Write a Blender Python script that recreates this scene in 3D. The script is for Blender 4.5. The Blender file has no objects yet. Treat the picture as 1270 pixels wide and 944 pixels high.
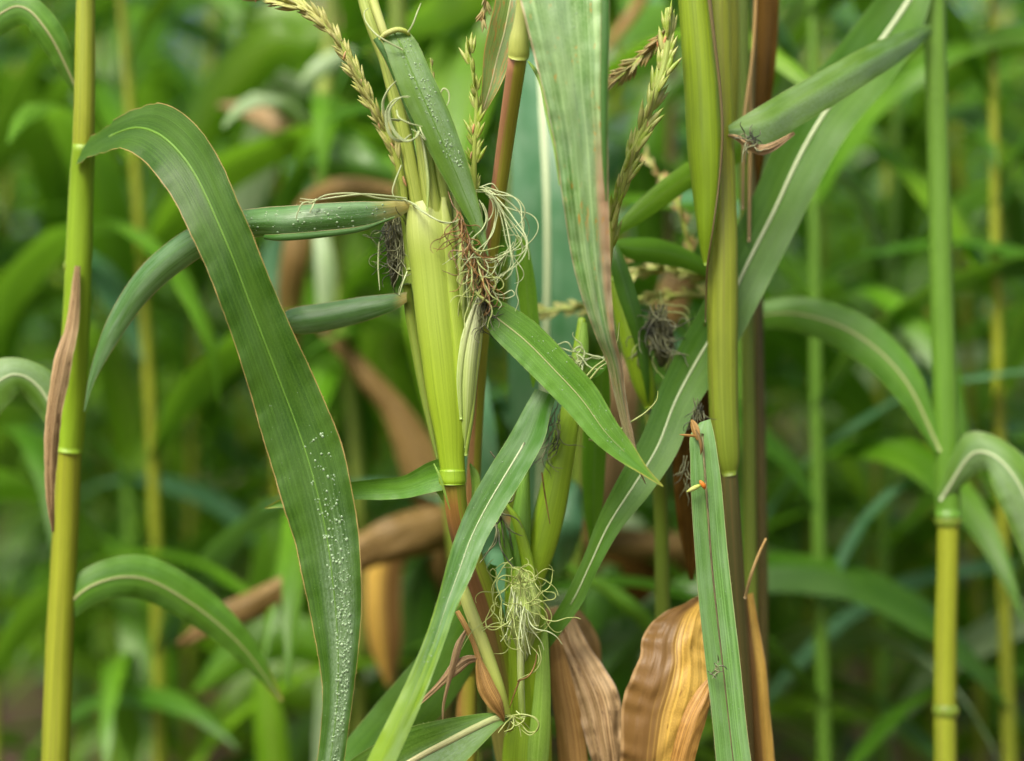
import bpy, math, random
import numpy as np
from mathutils import Vector, Matrix

# ------------------------------------------------------------------ camera, sky, sun, exposure
SC = bpy.context.scene
COL = SC.collection
D, W, H = 1.6, 1.016, 1.2            # focus distance, width of view at focus, camera height
cam_d = bpy.data.cameras.new('camera')
cam = bpy.data.objects.new('camera', cam_d); COL.objects.link(cam)
cam.location = (0, -D, H); cam.rotation_euler = (math.radians(90), 0, 0)
cam_d.sensor_width = 36; cam_d.lens = 36 * D / W
cam_d.clip_start = 0.05; cam_d.clip_end = 2000
cam_d.dof.use_dof = True; cam_d.dof.focus_distance = D - 0.005
cam_d.dof.aperture_fstop = cam_d.lens / 47.0
SC.camera = cam
world = bpy.data.worlds.new('World'); SC.world = world; world.use_nodes = True
wn = world.node_tree; bg = wn.nodes['Background']
sky = wn.nodes.new('ShaderNodeTexSky'); sky.sky_type = 'NISHITA'; sky.sun_disc = False
SUN_EL, SUN_AZ = math.radians(52), math.radians(208)       # azimuth clockwise from +Y
sky.sun_elevation = SUN_EL; sky.sun_rotation = SUN_AZ
sky.air_density = 0.7; sky.dust_density = 6.0; sky.ozone_density = 0.0
wn.links.new(sky.outputs[0], bg.inputs[0]); bg.inputs[1].default_value = 0.10
sl = bpy.data.lights.new('sun', 'SUN'); sun = bpy.data.objects.new('sun', sl); COL.objects.link(sun)
sl.energy = 2.4; sl.angle = math.radians(25); sl.color = (1, 0.95, 0.82)
sd = Vector((math.sin(SUN_AZ) * math.cos(SUN_EL), math.cos(SUN_AZ) * math.cos(SUN_EL), math.sin(SUN_EL)))
sun.rotation_euler = sd.to_track_quat('Z', 'Y').to_euler()
SC.view_settings.view_transform = 'Standard'; SC.view_settings.look = 'None'
SC.view_settings.gamma = 1; SC.view_settings.use_curve_mapping = False
SC.view_settings.exposure = 0.88
SC.render.engine = 'CYCLES'
SC.cycles.use_denoising = True
SC.cycles.max_bounces = 7; SC.cycles.diffuse_bounces = 4; SC.cycles.glossy_bounces = 3
SC.cycles.transmission_bounces = 5; SC.cycles.transparent_max_bounces = 4
SC.cycles.caustics_reflective = False; SC.cycles.caustics_refractive = False

RNG = random.Random(11)
NR = np.random.RandomState(5)
K = W / 1270.0                        # metres per reference pixel at the focus plane

def P(x, y, Y=0.0):
    k = K * (D + Y) / D
    return np.array(((x - 635) * k, Y, H - (y - 472) * k))

# ------------------------------------------------------------------ materials
def c4(c): return (c[0], c[1], c[2], 1)
class NT:
    def __init__(s, name):
        s.m = bpy.data.materials.new(name); s.m.use_nodes = True
        s.t = s.m.node_tree; s.t.nodes.clear()
    def n(s, typ, **kw):
        nd = s.t.nodes.new(typ)
        for k, v in kw.items():
            if k.startswith('i_'):
                nd.inputs[k[2:]].default_value = v
            else: setattr(nd, k, v)
        return nd
    def l(s, a, b): s.t.links.new(a, b)
    def val(s, sock, v):
        if hasattr(v, 'is_output') or isinstance(v, bpy.types.NodeSocket): s.l(v, sock)
        else: sock.default_value = v
    def math(s, op, a, b=0.0, c=None, clamp=False):
        nd = s.n('ShaderNodeMath', operation=op, use_clamp=clamp)
        s.val(nd.inputs[0], a); s.val(nd.inputs[1], b)
        if c is not None: s.val(nd.inputs[2], c)
        return nd.outputs[0]
    def mix(s, f, a, b, blend='MIX'):
        nd = s.n('ShaderNodeMix', data_type='RGBA', blend_type=blend)
        s.val(nd.inputs[0], f)
        s.val(nd.inputs[6], a if not isinstance(a, tuple) else c4(a))
        s.val(nd.inputs[7], b if not isinstance(b, tuple) else c4(b))
        return nd.outputs[2]
    def rng(s, v, a, b, c=0.0, d=1.0):
        nd = s.n('ShaderNodeMapRange', interpolation_type='SMOOTHSTEP')
        s.val(nd.inputs[0], v); nd.inputs[1].default_value = a; nd.inputs[2].default_value = b
        nd.inputs[3].default_value = c; nd.inputs[4].default_value = d
        return nd.outputs[0]
    def comb(s, x, y, z=0.0):
        nd = s.n('ShaderNodeCombineXYZ'); s.val(nd.inputs[0], x); s.val(nd.inputs[1], y); s.val(nd.inputs[2], z)
        return nd.outputs[0]
    def noise(s, vec, scale=1.0, detail=2.0, rough=0.5):
        nd = s.n('ShaderNodeTexNoise'); s.l(vec, nd.inputs['Vector'])
        nd.inputs['Scale'].default_value = scale; nd.inputs['Detail'].default_value = detail
        nd.inputs['Roughness'].default_value = rough
        return nd.outputs['Fac']
    def uv(s):
        a = s.n('ShaderNodeUVMap', uv_map='UVMap'); b = s.n('ShaderNodeUVMap', uv_map='T')
        sa = s.n('ShaderNodeSeparateXYZ'); sb = s.n('ShaderNodeSeparateXYZ')
        s.l(a.outputs[0], sa.inputs[0]); s.l(b.outputs[0], sb.inputs[0])
        oi = s.n('ShaderNodeObjectInfo')
        s.rnd = s.math('MULTIPLY', oi.outputs['Random'], 37.0)
        return sa.outputs[0], sa.outputs[1], sb.outputs[0]
    def finish(s, col, rough, bump=None, bstr=0.4, bdist=0.0006, trans=0.0, tcol=None, spec=0.5, sheen=0.0):
        out = s.n('ShaderNodeOutputMaterial')
        p = s.n('ShaderNodeBsdfPrincipled')
        s.l(col, p.inputs['Base Color']) if not isinstance(col, tuple) else setattr(p.inputs['Base Color'], 'default_value', c4(col))
        s.val(p.inputs['Roughness'], rough)
        p.inputs['Specular IOR Level'].default_value = spec
        if sheen: 
            p.inputs['Sheen Weight'].default_value = sheen; p.inputs['Sheen Roughness'].default_value = 0.5
        nb = None
        if bump is not None:
            nb = s.n('ShaderNodeBump'); nb.inputs['Strength'].default_value = bstr; nb.inputs['Distance'].default_value = bdist
            s.l(bump, nb.inputs['Height']); s.l(nb.outputs[0], p.inputs['Normal'])
        if trans > 0:
            t = s.n('ShaderNodeBsdfTranslucent')
            if tcol is None: tcol = col
            s.l(tcol, t.inputs[0])
            if nb: s.l(nb.outputs[0], t.inputs['Normal'])
            mx = s.n('ShaderNodeMixShader'); mx.inputs[0].default_value = trans
            s.l(p.outputs[0], mx.inputs[1]); s.l(t.outputs[0], mx.inputs[2]); s.l(mx.outputs[0], out.inputs[0])
        else: s.l(p.outputs[0], out.inputs[0])
        return s.m

def leaf_mat(name, a, b, vein=0.35, edge=None, edge_w=0.05, rib=None, rib_w=0.03, spots=None, spot_lo=0.66,
             dry=None, dry_t=(0.7, 1.0), rough=0.42, trans=0.28, bloom=0.0, bstr=0.5, side=None, spec=0.4, base=None, frost=None):
    s = NT(name); U, V, T = s.uv()
    blotch = s.noise(s.comb(s.math('MULTIPLY', U, 9.0), s.math('MULTIPLY', V, 2.0), s.rnd), 1, 3)
    v1 = s.noise(s.comb(s.math('MULTIPLY', U, 2.5), s.math('MULTIPLY', V, 26.0), s.rnd), 1, 2)
    v2 = s.noise(s.comb(s.math('MULTIPLY', U, 6.0), s.math('MULTIPLY', V, 90.0), s.rnd), 1, 2)
    cell = s.noise(s.comb(s.math('MULTIPLY', U, 520.0), s.math('MULTIPLY', V, 45.0), s.rnd), 1, 1)
    col = s.mix(s.rng(blotch, 0.3, 0.7), a, b)
    dark = tuple(x * 0.5 for x in a); light = tuple(min(1, x * 1.5 + 0.004) for x in b)
    col = s.mix(s.math('MULTIPLY', s.rng(v1, 0.42, 0.68), vein), col, light)
    col = s.mix(s.math('MULTIPLY', s.rng(v2, 0.5, 0.75), vein * 0.9), col, dark)
    col = s.mix(s.math('MULTIPLY', s.rng(cell, 0.42, 0.7), 0.30), col, light)
    va = s.math('MULTIPLY', s.math('ABSOLUTE', s.math('SUBTRACT', V, 0.5)), 2.0)
    if side:                       # a strip of another colour towards one margin: (colour, v0, v1)
        n = s.math('MULTIPLY_ADD', s.math('SUBTRACT', v1, 0.5), 0.25, V)
        f = s.rng(n, side[1], side[2])
        if len(side) > 3: f = s.math('MULTIPLY', f, s.rng(T, side[3], side[4]))
        col = s.mix(f, col, side[0])
    if base: col = s.mix(s.rng(s.math('MULTIPLY_ADD', s.math('SUBTRACT', v1, 0.5), base[1] * 0.8, T), base[1], base[1] * 0.2), col, base[0])
    if spots:
        sp = s.noise(s.comb(s.math('MULTIPLY', U, 42.0), s.math('MULTIPLY', V, 9.0), s.math('ADD', s.rnd, 3.0)), 1, 5, 0.7)
        col = s.mix(s.math('MULTIPLY', s.rng(sp, spot_lo, spot_lo + 0.06), 0.85), col, spots)
    if dry:
        tn = s.math('MULTIPLY_ADD', s.math('SUBTRACT', v1, 0.5), 0.5, T)
        tn = s.math('MULTIPLY_ADD', s.math('POWER', va, 3.0), 0.15, tn)
        col = s.mix(s.rng(tn, dry_t[0], dry_t[1]), col, dry)
    if bloom:
        col = s.mix(s.math('MULTIPLY', s.rng(s.noise(s.comb(s.math('MULTIPLY', U, 20.0), s.math('MULTIPLY', V, 4.0), s.rnd), 1, 3), 0.35, 0.75), bloom * 0.7), col, (0.36, 0.52, 0.36))
    if frost:                      # a film of fine dew: (t0, t1, v0, v1, strength)
        fn = s.noise(s.comb(s.math('MULTIPLY', U, 260.0), s.math('MULTIPLY', V, 26.0), s.rnd), 1, 3, 0.7)
        f = s.math('MULTIPLY', s.rng(s.math('MULTIPLY_ADD', s.math('SUBTRACT', v1, 0.5), 0.2, T), frost[0], frost[1]), s.math('MULTIPLY', s.rng(V, frost[2] - .15, frost[2] + .1), s.rng(V, frost[3] + .1, frost[3] - .1)))
        col = s.mix(s.math('MULTIPLY', s.math('MULTIPLY', f, s.rng(fn, 0.35, 0.65, 0.35, 1.0)), frost[4]), col, (0.33, 0.47, 0.30))
    if rib:
        m = s.rng(s.math('ABSOLUTE', s.math('SUBTRACT', V, 0.5)), rib_w, rib_w * 0.5)
        col = s.mix(s.math('MULTIPLY', m, s.rng(T, 1.0, 0.8)), col, rib)
    if edge:
        ew = s.noise(s.comb(s.math('MULTIPLY', U, 30.0), s.math('ROUND', V), s.rnd), 1, 3)
        m = s.rng(s.math('MULTIPLY_ADD', s.math('SUBTRACT', ew, 0.5), edge_w * 1.8, va), 1 - edge_w, 1 - edge_w * 0.4)
        col = s.mix(m, col, edge)
    hgt = s.math('ADD', s.math('MULTIPLY', v1, 0.6), s.math('ADD', s.math('MULTIPLY', v2, 0.5), s.math('MULTIPLY', cell, 0.25)))
    tcol = s.mix(0.7, col, (0.19, 0.42, 0.02), 'MIX') if not (dry == 'all' or a[0] > a[1]) else col
    rr = s.math('MULTIPLY_ADD', blotch, 0.25, rough - 0.12)
    return s.finish(col, rr, hgt, bstr, 0.0008, trans, tcol, spec)

def stem_mat(name, stops, streak=None, amt=0.5, side=None, rough=0.4, spots=None, spot_lo=0.72, vein=0.4, trans=0.08, bdist=0.001, topcol=None):
    s = NT(name); U, V, T = s.uv()
    r = s.n('ShaderNodeValToRGB'); s.l(T, r.inputs[0]); e = r.color_ramp.elements
    while len(e) < len(stops): e.new(0.5)
    for q, (t, c) in zip(e, stops): q.position = t; q.color = c4(c)
    col = r.outputs[0]
    loop = s.math('SINE', s.math('MULTIPLY', V, math.pi * 2)); loopc = s.math('COSINE', s.math('MULTIPLY', V, math.pi * 2))
    def ns(ku, kv, z=0.0, d=2.0):
        return s.noise(s.comb(s.math('MULTIPLY', U, ku), s.math('MULTIPLY', loop, kv), s.math('MULTIPLY_ADD', loopc, kv, s.math('ADD', s.rnd, z))), 1, d)
    v1 = ns(3.0, 4.5); v2 = ns(6.0, 17.0, 5.0); bl = ns(18.0, 0.8, 9.0, 3.0); cell = ns(500.0, 22.0, 2.0, 1.0)
    if side:
        f = s.math('MULTIPLY_ADD', s.math('SUBTRACT', v1, 0.5), 1.0, s.math('MULTIPLY', loopc, 0.5))
        col = s.mix(s.rng(f, side[1], side[2]), col, side[0])
    hi = s.mix(1.0, col, (1.35, 1.3, 1.6), 'MULTIPLY'); lo = s.mix(1.0, col, (0.62, 0.66, 0.5), 'MULTIPLY')
    c0 = col
    col = s.mix(s.math('MULTIPLY', s.rng(v1, 0.45, 0.7), vein), col, hi)
    col = s.mix(s.math('MULTIPLY', s.rng(v2, 0.5, 0.72), vein), col, lo)
    col = s.mix(s.math('MULTIPLY', s.rng(cell, 0.5, 0.8), 0.2), col, hi)
    col = s.mix(s.math('MULTIPLY', s.rng(bl, 0.5, 0.75), 0.25), col, lo)
    if streak: col = s.mix(s.math('MULTIPLY', s.rng(ns(2.0, 6.0, 14.0), 0.55, 0.66), amt), col, streak)
    if spots: col = s.mix(s.math('MULTIPLY', s.rng(ns(90.0, 6.0, 20.0, 3.0), spot_lo, spot_lo + 0.04), 0.8), col, spots)
    h = s.math('ADD', s.math('MULTIPLY', v1, 0.7), s.math('ADD', s.math('MULTIPLY', v2, 0.5), s.math('MULTIPLY', cell, 0.15)))
    return s.finish(col, rough, h, 0.5, bdist, trans, None)

def plain_mat(name, a, b, rough=0.5, trans=0.0, scale=60.0):
    s = NT(name); tc = s.n('ShaderNodeTexCoord')
    oi = s.n('ShaderNodeObjectInfo')
    ad = s.n('ShaderNodeVectorMath', operation='ADD'); s.l(tc.outputs['Object'], ad.inputs[0]); s.l(oi.outputs['Random'], ad.inputs[1])
    n = s.noise(ad.outputs[0], scale, 3)
    col = s.mix(s.rng(n, 0.35, 0.65), a, b)
    return s.finish(col, rough, n, 0.3, 0.001, trans)

M = {}
# leaves seen in focus
M['dewy'] = leaf_mat('leaf_dewy_green', (0.075, 0.185, 0.016), (0.125, 0.25, 0.032), vein=0.4, bloom=0.30, rough=0.42, spots=(0.25, 0.11, 0.03), spot_lo=0.76, edge=(0.25, 0.36, 0.10), edge_w=0.03, frost=(0.02, 0.2, 0.45, 0.9, 0.45))
M['mid'] = leaf_mat('leaf_mid_green', (0.06, 0.19, 0.010), (0.11, 0.27, 0.022), vein=0.4, bloom=0.10, edge=(0.2, 0.33, 0.06), edge_w=0.03, dry=(0.5, 0.42, 0.08), dry_t=(0.95, 1.08))
M['broad'] = leaf_mat('leaf_broad_green', (0.022, 0.080, 0.002), (0.055, 0.140, 0.008), vein=0.4, edge=(0.42, 0.30, 0.10), edge_w=0.035, spots=(0.18, 0.11, 0.02), spot_lo=0.74, rough=0.5, bloom=0.05, frost=(0.56, 0.72, 0.35, 0.85, 0.6))
M['glauc'] = leaf_mat('leaf_blue_green', (0.045, 0.15, 0.02), (0.11, 0.24, 0.07), vein=0.7, bloom=0.5, edge=(0.40, 0.33, 0.18), edge_w=0.05, rough=0.26, spec=0.7, base=((0.45, 0.38, 0.10), 0.10), spots=(0.3, 0.13, 0.04), spot_lo=0.74)
M['under'] = leaf_mat('leaf_underside', (0.035, 0.12, 0.012), (0.06, 0.17, 0.03), vein=0.4, bloom=0.1, edge=(0.40, 0.28, 0.15), edge_w=0.12, rough=0.4)
M['streaky'] = leaf_mat('leaf_pale_streaked', (0.10, 0.27, 0.035), (0.26, 0.40, 0.17), vein=0.9, bloom=0.45, edge=(0.50, 0.40, 0.24), edge_w=0.05, spots=(0.55, 0.27, 0.04), spot_lo=0.60, dry=(0.46, 0.33, 0.20), dry_t=(0.66, 1.0), rough=0.36, side=((0.42, 0.27, 0.16), 0.66, 0.86, 0.38, 0.52))
M['rusty'] = leaf_mat('leaf_rust_spotted', (0.10, 0.20, 0.03), (0.20, 0.27, 0.06), vein=0.6, spots=(0.42, 0.19, 0.04), spot_lo=0.54, edge=(0.5, 0.3, 0.08), edge_w=0.08, bloom=0.15, dry=(0.45, 0.25, 0.08), dry_t=(0.85, 1.1))
M['diag'] = leaf_mat('leaf_white_ribbed', (0.055, 0.165, 0.010), (0.095, 0.22, 0.024), vein=0.35, bloom=0.10, edge=(0.2, 0.33, 0.1), edge_w=0.02)
M['worn'] = leaf_mat('leaf_worn_dusty', (0.085, 0.225, 0.035), (0.15, 0.31, 0.085), vein=0.7, bloom=0.35, edge=(0.4, 0.42, 0.2), edge_w=0.03, spots=(0.06, 0.07, 0.02), spot_lo=0.69)
M['petiole'] = leaf_mat('leaf_base_green', (0.20, 0.38, 0.04), (0.26, 0.43, 0.08), vein=0.5)
M['bladeD'] = leaf_mat('leaf_curved_green', (0.055, 0.17, 0.028), (0.10, 0.23, 0.05), vein=0.5, bloom=0.40, dry=(0.22, 0.38, 0.02), dry_t=(0.42, 0.62), edge=(0.25, 0.42, 0.12), edge_w=0.03, rough=0.36, side=((0.05, 0.19, 0.006), 0.55, 0.68))  # side colour deepens the half turned away, in place of its shading
# dead leaves
M['gold'] = leaf_mat('leaf_dead_golden', (0.42, 0.24, 0.035), (0.58, 0.38, 0.08), vein=0.75, spots=(0.26, 0.13, 0.03), spot_lo=0.63, edge=(0.36, 0.23, 0.10), edge_w=0.10, rough=0.42, trans=0.2, side=((0.19, 0.105, 0.03), 0.66, 0.34), bstr=0.9)
M['flap'] = leaf_mat('leaf_dead_rust', (0.24, 0.12, 0.025), (0.38, 0.21, 0.05), vein=0.8, spots=(0.12, 0.06, 0.02), rough=0.5, trans=0.12)
M['tan'] = leaf_mat('leaf_dead_tan', (0.16, 0.09, 0.03), (0.40, 0.28, 0.14), vein=1.0, spots=(0.12, 0.07, 0.03), spot_lo=0.58, rough=0.5, trans=0.2, edge=(0.46, 0.34, 0.22), edge_w=0.08, bstr=0.9)
M['brown'] = leaf_mat('leaf_dead_brown', (0.10, 0.058, 0.012), (0.22, 0.145, 0.045), vein=0.7, spots=(0.08, 0.04, 0.015), rough=0.55, trans=0.15)
M['orange'] = leaf_mat('leaf_dead_orange', (0.22, 0.12, 0.03), (0.38, 0.23, 0.07), vein=0.9, spots=(0.14, 0.07, 0.02), rough=0.5, trans=0.2)
M['black'] = leaf_mat('leaf_dead_and_gap_dark', (0.035, 0.02, 0.003), (0.10, 0.052, 0.006), vein=0.5, rough=0.7, trans=0.1, spec=0.1)
M['withered'] = leaf_mat('silk_withered_mat', (0.05, 0.05, 0.02), (0.20, 0.20, 0.09), vein=1.0, spots=(0.02, 0.02, 0.01), spot_lo=0.45, rough=0.7, trans=0.05, bstr=1.0)
M['silkmat'] = leaf_mat('silk_pale_mat', (0.26, 0.38, 0.05), (0.44, 0.55, 0.18), vein=1.0, rough=0.5, trans=0.2, bstr=1.0)
# background greens
M['g_bright'] = leaf_mat('leaf_far_bright', (0.12, 0.30, 0.006), (0.21, 0.42, 0.02), vein=0.2, rib=(0.22, 0.38, 0.06), rough=0.36, trans=0.45, spec=0.6)
M['g_mid'] = leaf_mat('leaf_far_mid', (0.07, 0.21, 0.006), (0.13, 0.31, 0.016), vein=0.2, rib=(0.15, 0.3, 0.06), rough=0.34, trans=0.4, spec=0.6)
M['g_dark'] = leaf_mat('leaf_far_dark', (0.030, 0.11, 0.004), (0.065, 0.18, 0.012), vein=0.2, rib=(0.08, 0.18, 0.04), rough=0.34, trans=0.3, spec=0.6)
M['g_teal'] = leaf_mat('leaf_far_teal', (0.045, 0.16, 0.06), (0.09, 0.23, 0.115), vein=0.25, bloom=0.3, rough=0.35, trans=0.25)  # teal base stands in for sky reflection, and for the leaf underside colour
M['g_pale'] = leaf_mat('leaf_far_pale', (0.24, 0.38, 0.14), (0.36, 0.48, 0.27), vein=0.25, bloom=0.3, rough=0.4, trans=0.25)
M['rib_w'] = stem_mat('midrib_white', [(0, (0.60, 0.70, 0.42)), (1, (0.44, 0.56, 0.28))], rough=0.35)
M['rib_g'] = stem_mat('midrib_green', [(0, (0.12, 0.27, 0.02)), (1, (0.11, 0.26, 0.025))], rough=0.4)
M['rib_b'] = stem_mat('midrib_brown_mottled', [(0, (0.42, 0.44, 0.18)), (0.25, (0.24, 0.22, 0.10)), (1, (0.22, 0.24, 0.08))], streak=(0.05, 0.035, 0.02), amt=0.9, spots=(0.03, 0.022, 0.012), spot_lo=0.46)
M['rib_tan'] = stem_mat('midrib_cream', [(0, (0.36, 0.44, 0.16)), (1, (0.52, 0.46, 0.24))])
# stems, husks, sheaths
SH = (0.34, 0.46, 0.05)
M['husk'] = stem_mat('husk_lime', [(0, (0.24, 0.38, 0.012)), (0.35, (0.27, 0.40, 0.022)), (0.8, (0.31, 0.42, 0.06)), (1, (0.40, 0.47, 0.13))], vein=0.45, rough=0.42, spots=(0.30, 0.18, 0.05), spot_lo=0.80)
M['husk2'] = stem_mat('husk_streaked', [(0, (0.26, 0.40, 0.05)), (1, (0.38, 0.48, 0.12))], vein=0.8, streak=(0.52, 0.58, 0.32), amt=0.6)
M['husk_w'] = stem_mat('husk_white_streaked', [(0, (0.26, 0.40, 0.05)), (0.5, (0.40, 0.52, 0.16)), (1, (0.60, 0.66, 0.38))], vein=0.9, streak=(0.66, 0.78, 0.46), amt=0.75)
M['husk_y'] = stem_mat('husk_fresh_green', [(0, (0.25, 0.42, 0.016)), (1, (0.22, 0.37, 0.016))], vein=0.5, rough=0.4)
M['husk_d'] = stem_mat('husk_deep_green', [(0, (0.10, 0.24, 0.02)), (1, (0.14, 0.29, 0.03))], vein=0.6)
M['stalk_y'] = stem_mat('sheath_yellow_green', [(0, (0.17, 0.30, 0.008)), (0.55, (0.20, 0.30, 0.010)), (1, (0.14, 0.23, 0.010))], vein=0.7, spots=(0.14, 0.14, 0.02), spot_lo=0.76, rough=0.38)
M['stalk_o'] = stem_mat('sheath_olive', [(0, (0.17, 0.25, 0.02)), (0.35, (0.24, 0.30, 0.022)), (0.6, (0.29, 0.34, 0.018)), (1, (0.26, 0.33, 0.02))], vein=0.7, rough=0.42, streak=(0.20, 0.16, 0.05), amt=0.35, spots=(0.12, 0.08, 0.03), spot_lo=0.74)
M['olive'] = stem_mat('stem_dark_olive', [(0, (0.10, 0.10, 0.02)), (1, (0.07, 0.07, 0.015))], streak=(0.2, 0.1, 0.03), amt=0.5)
M['green_st'] = stem_mat('stem_green', [(0, (0.20, 0.30, 0.03)), (1, (0.13, 0.21, 0.02))], vein=0.5, streak=(0.28, 0.22, 0.06), amt=0.35)
M['red'] = stem_mat('stem_reddish', [(0, (0.28, 0.13, 0.04)), (0.6, (0.33, 0.20, 0.05)), (0.85, (0.40, 0.20, 0.09)), (1, (0.42, 0.21, 0.11))], side=((0.36, 0.36, 0.04), 0.22, -0.12), vein=0.4, rough=0.35)
M['redlow'] = stem_mat('stem_red_brown', [(0, (0.30, 0.31, 0.04)), (0.08, (0.34, 0.18, 0.04)), (0.2, (0.13, 0.065, 0.025)), (0.4, (0.16, 0.08, 0.03)), (1, (0.2, 0.22, 0.04))], side=((0.26, 0.32, 0.03), -0.02, -0.3), vein=0.5)
M['lime'] = stem_mat('stem_lime', [(0, (0.36, 0.44, 0.07)), (1, (0.34, 0.44, 0.09))], vein=0.6, streak=(0.20, 0.30, 0.03), amt=0.5, spots=(0.2, 0.1, 0.03), spot_lo=0.8)
M['cream'] = stem_mat('collar_cream', [(0, (0.44, 0.52, 0.10)), (0.3, (0.48, 0.54, 0.17)), (0.7, (0.42, 0.52, 0.10)), (1, (0.38, 0.48, 0.05))], vein=0.3)
M['tanstem'] = stem_mat('strip_tan', [(0, (0.36, 0.27, 0.12)), (1, (0.42, 0.27, 0.08))], vein=0.6)
M['dkline'] = stem_mat('sheath_margin_brown', [(0, (0.10, 0.075, 0.02)), (1, (0.15, 0.12, 0.04))], streak=(0.3, 0.24, 0.12), amt=0.4)
M['tassel'] = plain_mat('tassel_cream', (0.54, 0.54, 0.20), (0.44, 0.48, 0.12), 0.5, 0.15, 140.0)
M['tassel_g'] = plain_mat('tassel_green', (0.26, 0.38, 0.03), (0.46, 0.50, 0.15), 0.45, 0.15, 140.0)
M['tassel_b'] = plain_mat('tassel_brown', (0.36, 0.26, 0.09), (0.30, 0.30, 0.10), 0.55, 0.1)
M['anther'] = plain_mat('anther_rust', (0.48, 0.22, 0.08), (0.50, 0.33, 0.16), 0.6)
M['silk'] = plain_mat('silk_cream', (0.58, 0.66, 0.36), (0.50, 0.60, 0.32), 0.3, 0.3)
M['silk_y'] = plain_mat('silk_lime', (0.46, 0.55, 0.20), (0.38, 0.46, 0.13), 0.35, 0.3)
M['silk_br'] = plain_mat('silk_brown', (0.11, 0.06, 0.015), (0.27, 0.15, 0.045), 0.4)
M['silk_dk'] = plain_mat('silk_withered', (0.03, 0.035, 0.02), (0.22, 0.24, 0.12), 0.5)
M['orange_st'] = stem_mat('floret_tip', [(0, (0.7, 0.22, 0.02)), (1, (0.5, 0.16, 0.02))])
M['orange_b'] = plain_mat('floret_orange', (0.75, 0.25, 0.03), (0.6, 0.2, 0.04), 0.5)
M['pale_b'] = plain_mat('floret_pale', (0.60, 0.62, 0.34), (0.5, 0.45, 0.2), 0.5)
def drop_mat():
    s = NT('water'); out = s.n('ShaderNodeOutputMaterial'); p = s.n('ShaderNodeBsdfPrincipled')
    p.inputs['Base Color'].default_value = (0.27, 0.40, 0.22, 1); p.inputs['Roughness'].default_value = 0.12  # pale green base stands in for light refracted through the drops
    p.inputs['IOR'].default_value = 1.33; p.inputs['Transmission Weight'].default_value = 0.12
    p.inputs['Specular IOR Level'].default_value = 0.9
    s.l(p.outputs[0], out.inputs[0]); return s.m
M['water'] = drop_mat()
def soil_mat():
    s = NT('soil'); tc = s.n('ShaderNodeTexCoord'); n = s.noise(tc.outputs['Object'], 6, 8, 0.7)
    col = s.mix(n, (0.05, 0.03, 0.018), (0.16, 0.10, 0.06))
    return s.finish(col, 0.95, n, 0.8, 0.05)
M['soil'] = soil_mat()

# ------------------------------------------------------------------ object helpers
def base_of(parent):
    v = np.zeros(3)
    while parent is not None:
        v += np.array(parent.location); parent = parent.parent
    return v
def link_mesh(name, verts, faces, mat, parent=None, uv=None, t=None, smooth=True, label=None, kind=None):
    me = bpy.data.meshes.new(name)
    v = np.asarray(verts, float) - base_of(parent)
    me.from_pydata([tuple(p) for p in v], [], [tuple(f) for f in faces])
    if uv is not None:
        for nm, data in (('UVMap', uv), ('T', t)):
            l = me.uv_layers.new(name=nm)
            idx = np.zeros(len(me.loops), dtype=np.int32); me.loops.foreach_get('vertex_index', idx)
            fu = getattr(link_mesh, 'loopfix', None)
            l.data.foreach_set('uv', np.asarray(data, float)[idx].ravel())
    me.materials.append(mat)
    if smooth: me.polygons.foreach_set('use_smooth', [True] * len(me.polygons))
    me.update()
    o = bpy.data.objects.new(name, me); COL.objects.link(o)
    if parent is not None: o.parent = parent
    if label: o['label'] = label
    if kind: o['kind'] = kind
    return o
def thing(name, loc, label, cat, group=None):
    o = bpy.data.objects.new(name, None); COL.objects.link(o); o.location = loc
    o.empty_display_size = 0.05
    o['label'] = label; o['category'] = cat
    if group: o['group'] = group
    return o
def spline(pts, n):
    pts = np.asarray(pts, float)
    if len(pts) == 2: 
        t = np.linspace(0, 1, n)[:, None]; return pts[0] * (1 - t) + pts[1] * t
    q = np.vstack([2 * pts[0] - pts[1], pts, 2 * pts[-1] - pts[-2]])
    seg = np.linalg.norm(pts[1:, :3] - pts[:-1, :3], axis=1); cum = np.concatenate([[0], np.cumsum(seg)])
    if cum[-1] < 1e-9: cum = np.arange(len(pts), dtype=float)
    s = np.linspace(0, cum[-1], n); out = []
    for x in s:
        i = min(max(int(np.searchsorted(cum, x, side='right')) - 1, 0), len(pts) - 2)
        u = (x - cum[i]) / max(cum[i + 1] - cum[i], 1e-9)
        p0, p1, p2, p3 = q[i], q[i + 1], q[i + 2], q[i + 3]
        out.append(0.5 * ((2 * p1) + (-p0 + p2) * u + (2 * p0 - 5 * p1 + 4 * p2 - p3) * u * u + (-p0 + 3 * p1 - 3 * p2 + p3) * u ** 3))
    return np.array(out)
def n1(x, seed, oct=3):
    r = np.zeros_like(np.asarray(x, float)); a = 1.0; st = np.random.RandomState(seed)
    for k in range(oct):
        r = r + a * np.sin(x * (1.0 + 1.9 * k) * (0.8 + 0.4 * st.rand()) + st.rand() * 6.28); a *= 0.55
    return r / 1.8
def unit(v): return v / np.maximum(np.linalg.norm(v, axis=-1, keepdims=True), 1e-12)

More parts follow.
